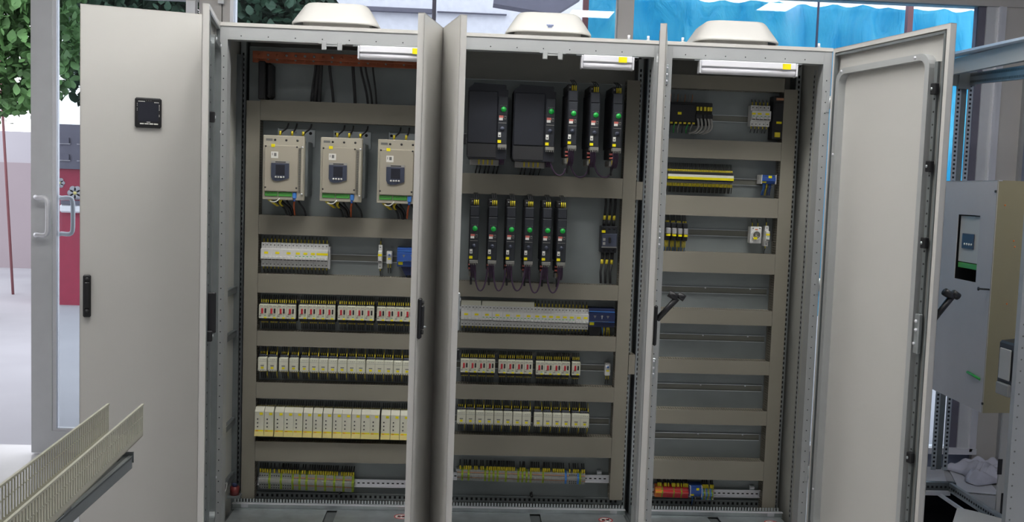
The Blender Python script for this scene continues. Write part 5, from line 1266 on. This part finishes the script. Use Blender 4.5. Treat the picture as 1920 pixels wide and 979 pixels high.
for px, py in ((1884, 385), (1900, 452), (1902, 463), (1887, 570)):
    p = at(px, py, -.055); MB().disc(((p.x-X_c)*cos(-ang)-(p.y+.05)*sin(-ang), (p.x-X_c)*sin(-ang)+(p.y+.05)*cos(-ang), p.z-(zbb+ztb)/2), .004, 'orange', t=.004).build('screw', q)
# grey breaker box at the right edge
a, b_ = at(1903, 641, -.3), at(1932, 750, -.3)
q3 = empty('isolator_box', ((a.x+b_.x)/2, -.24, (a.z+b_.z)/2)); tag(q3, 'dark grey isolator with pale side cover fixed on the warm-toned panel, right edge', 'isolator')
W, H = (b_.x-a.x)/2, (a.z-b_.z)/2
MB().prism([(-W, -H*.75), (-W*.5, -H), (W, -H), (W, H), (-W*.8, H*.92), (-W, H*.85)], 'y', -.06, .06, 'drive_front').build('body', q3)
MB().box(-W-.008, -W, -.045, .045, -H*.40, H*.68, 'enclosure', ch=.003).build('side_cover', q3)
MB().box(-W-.014, -W+.01, -.055, .05, -H*.95, -H*.52, 'wire_grey', ch=.005).build('handle_guard', q3)
# hanging brackets of the panel

# things on the floor at the right
def sheet(pts, z, label, mt='alu_light'):
    P_ = [atz(px, py, z) for px, py in pts]; c_ = sum(P_, Vector())/len(P_); o = MB().prism([(p.x-c_.x, p.y-c_.y) for p in P_], 'z', 0, .004, mt).build('metal_sheet'); o.location = (c_.x, c_.y, z-.002); tag(o, label, 'metal sheet', 'loose metal sheets'); fixn(o)
sheet([(1700, 872), (1768, 878), (1775, 905), (1700, 905)], FLOOR+.004, 'bright metal sheet on the floor left of the frame post')
sheet([(1780, 882), (1840, 886), (1875, 928), (1800, 922)], FLOOR+.006, 'grey-blue metal sheet on the floor behind the frame post')
sheet([(1795, 952), (1830, 960), (1900, 979), (1890, 1010), (1780, 1000)], FLOOR+.25, 'pale metal cover leaning over the frame bottom rail, lower right', 'enclosure')
p = atz(1800, 979, FLOOR+.25)
fl = MB(); vs = []; fs = []; nx, ny = 30, 26; base = atz(1838, 905, FLOOR)
for i in range(nx+1):
    for j in range(ny+1):
        u, v = i/nx*2-1, j/ny*2-1; f_ = max(0, 1-u*u)*max(0, 1-v*v)
        x = .20*u+.03*sin(4*v+1); y = .20*v+.03*cos(3.1*u)
        z = .006+.7*f_**.5*(.05+.05*abs(sin(5*u+3*v))+.035*abs(sin(9*v-4*u))+.02*sin(13*u+2)*cos(11*v)); vs.append((x, y, max(.004, z)))
for i in range(nx):
    for j in range(ny): k = i*(ny+1)+j; fs.append((k, k+ny+1, k+ny+2, k+1))
fl.add(vs, fs, 'plastic_film', True); o = fl.build('plastic_wrap'); o.location = base+Vector((.12, .12, .008)); md = o.modifiers.new('s', 'SOLIDIFY'); md.thickness = .003
tag(o, 'crumpled translucent packing film on the floor by the right wall', 'packing film')
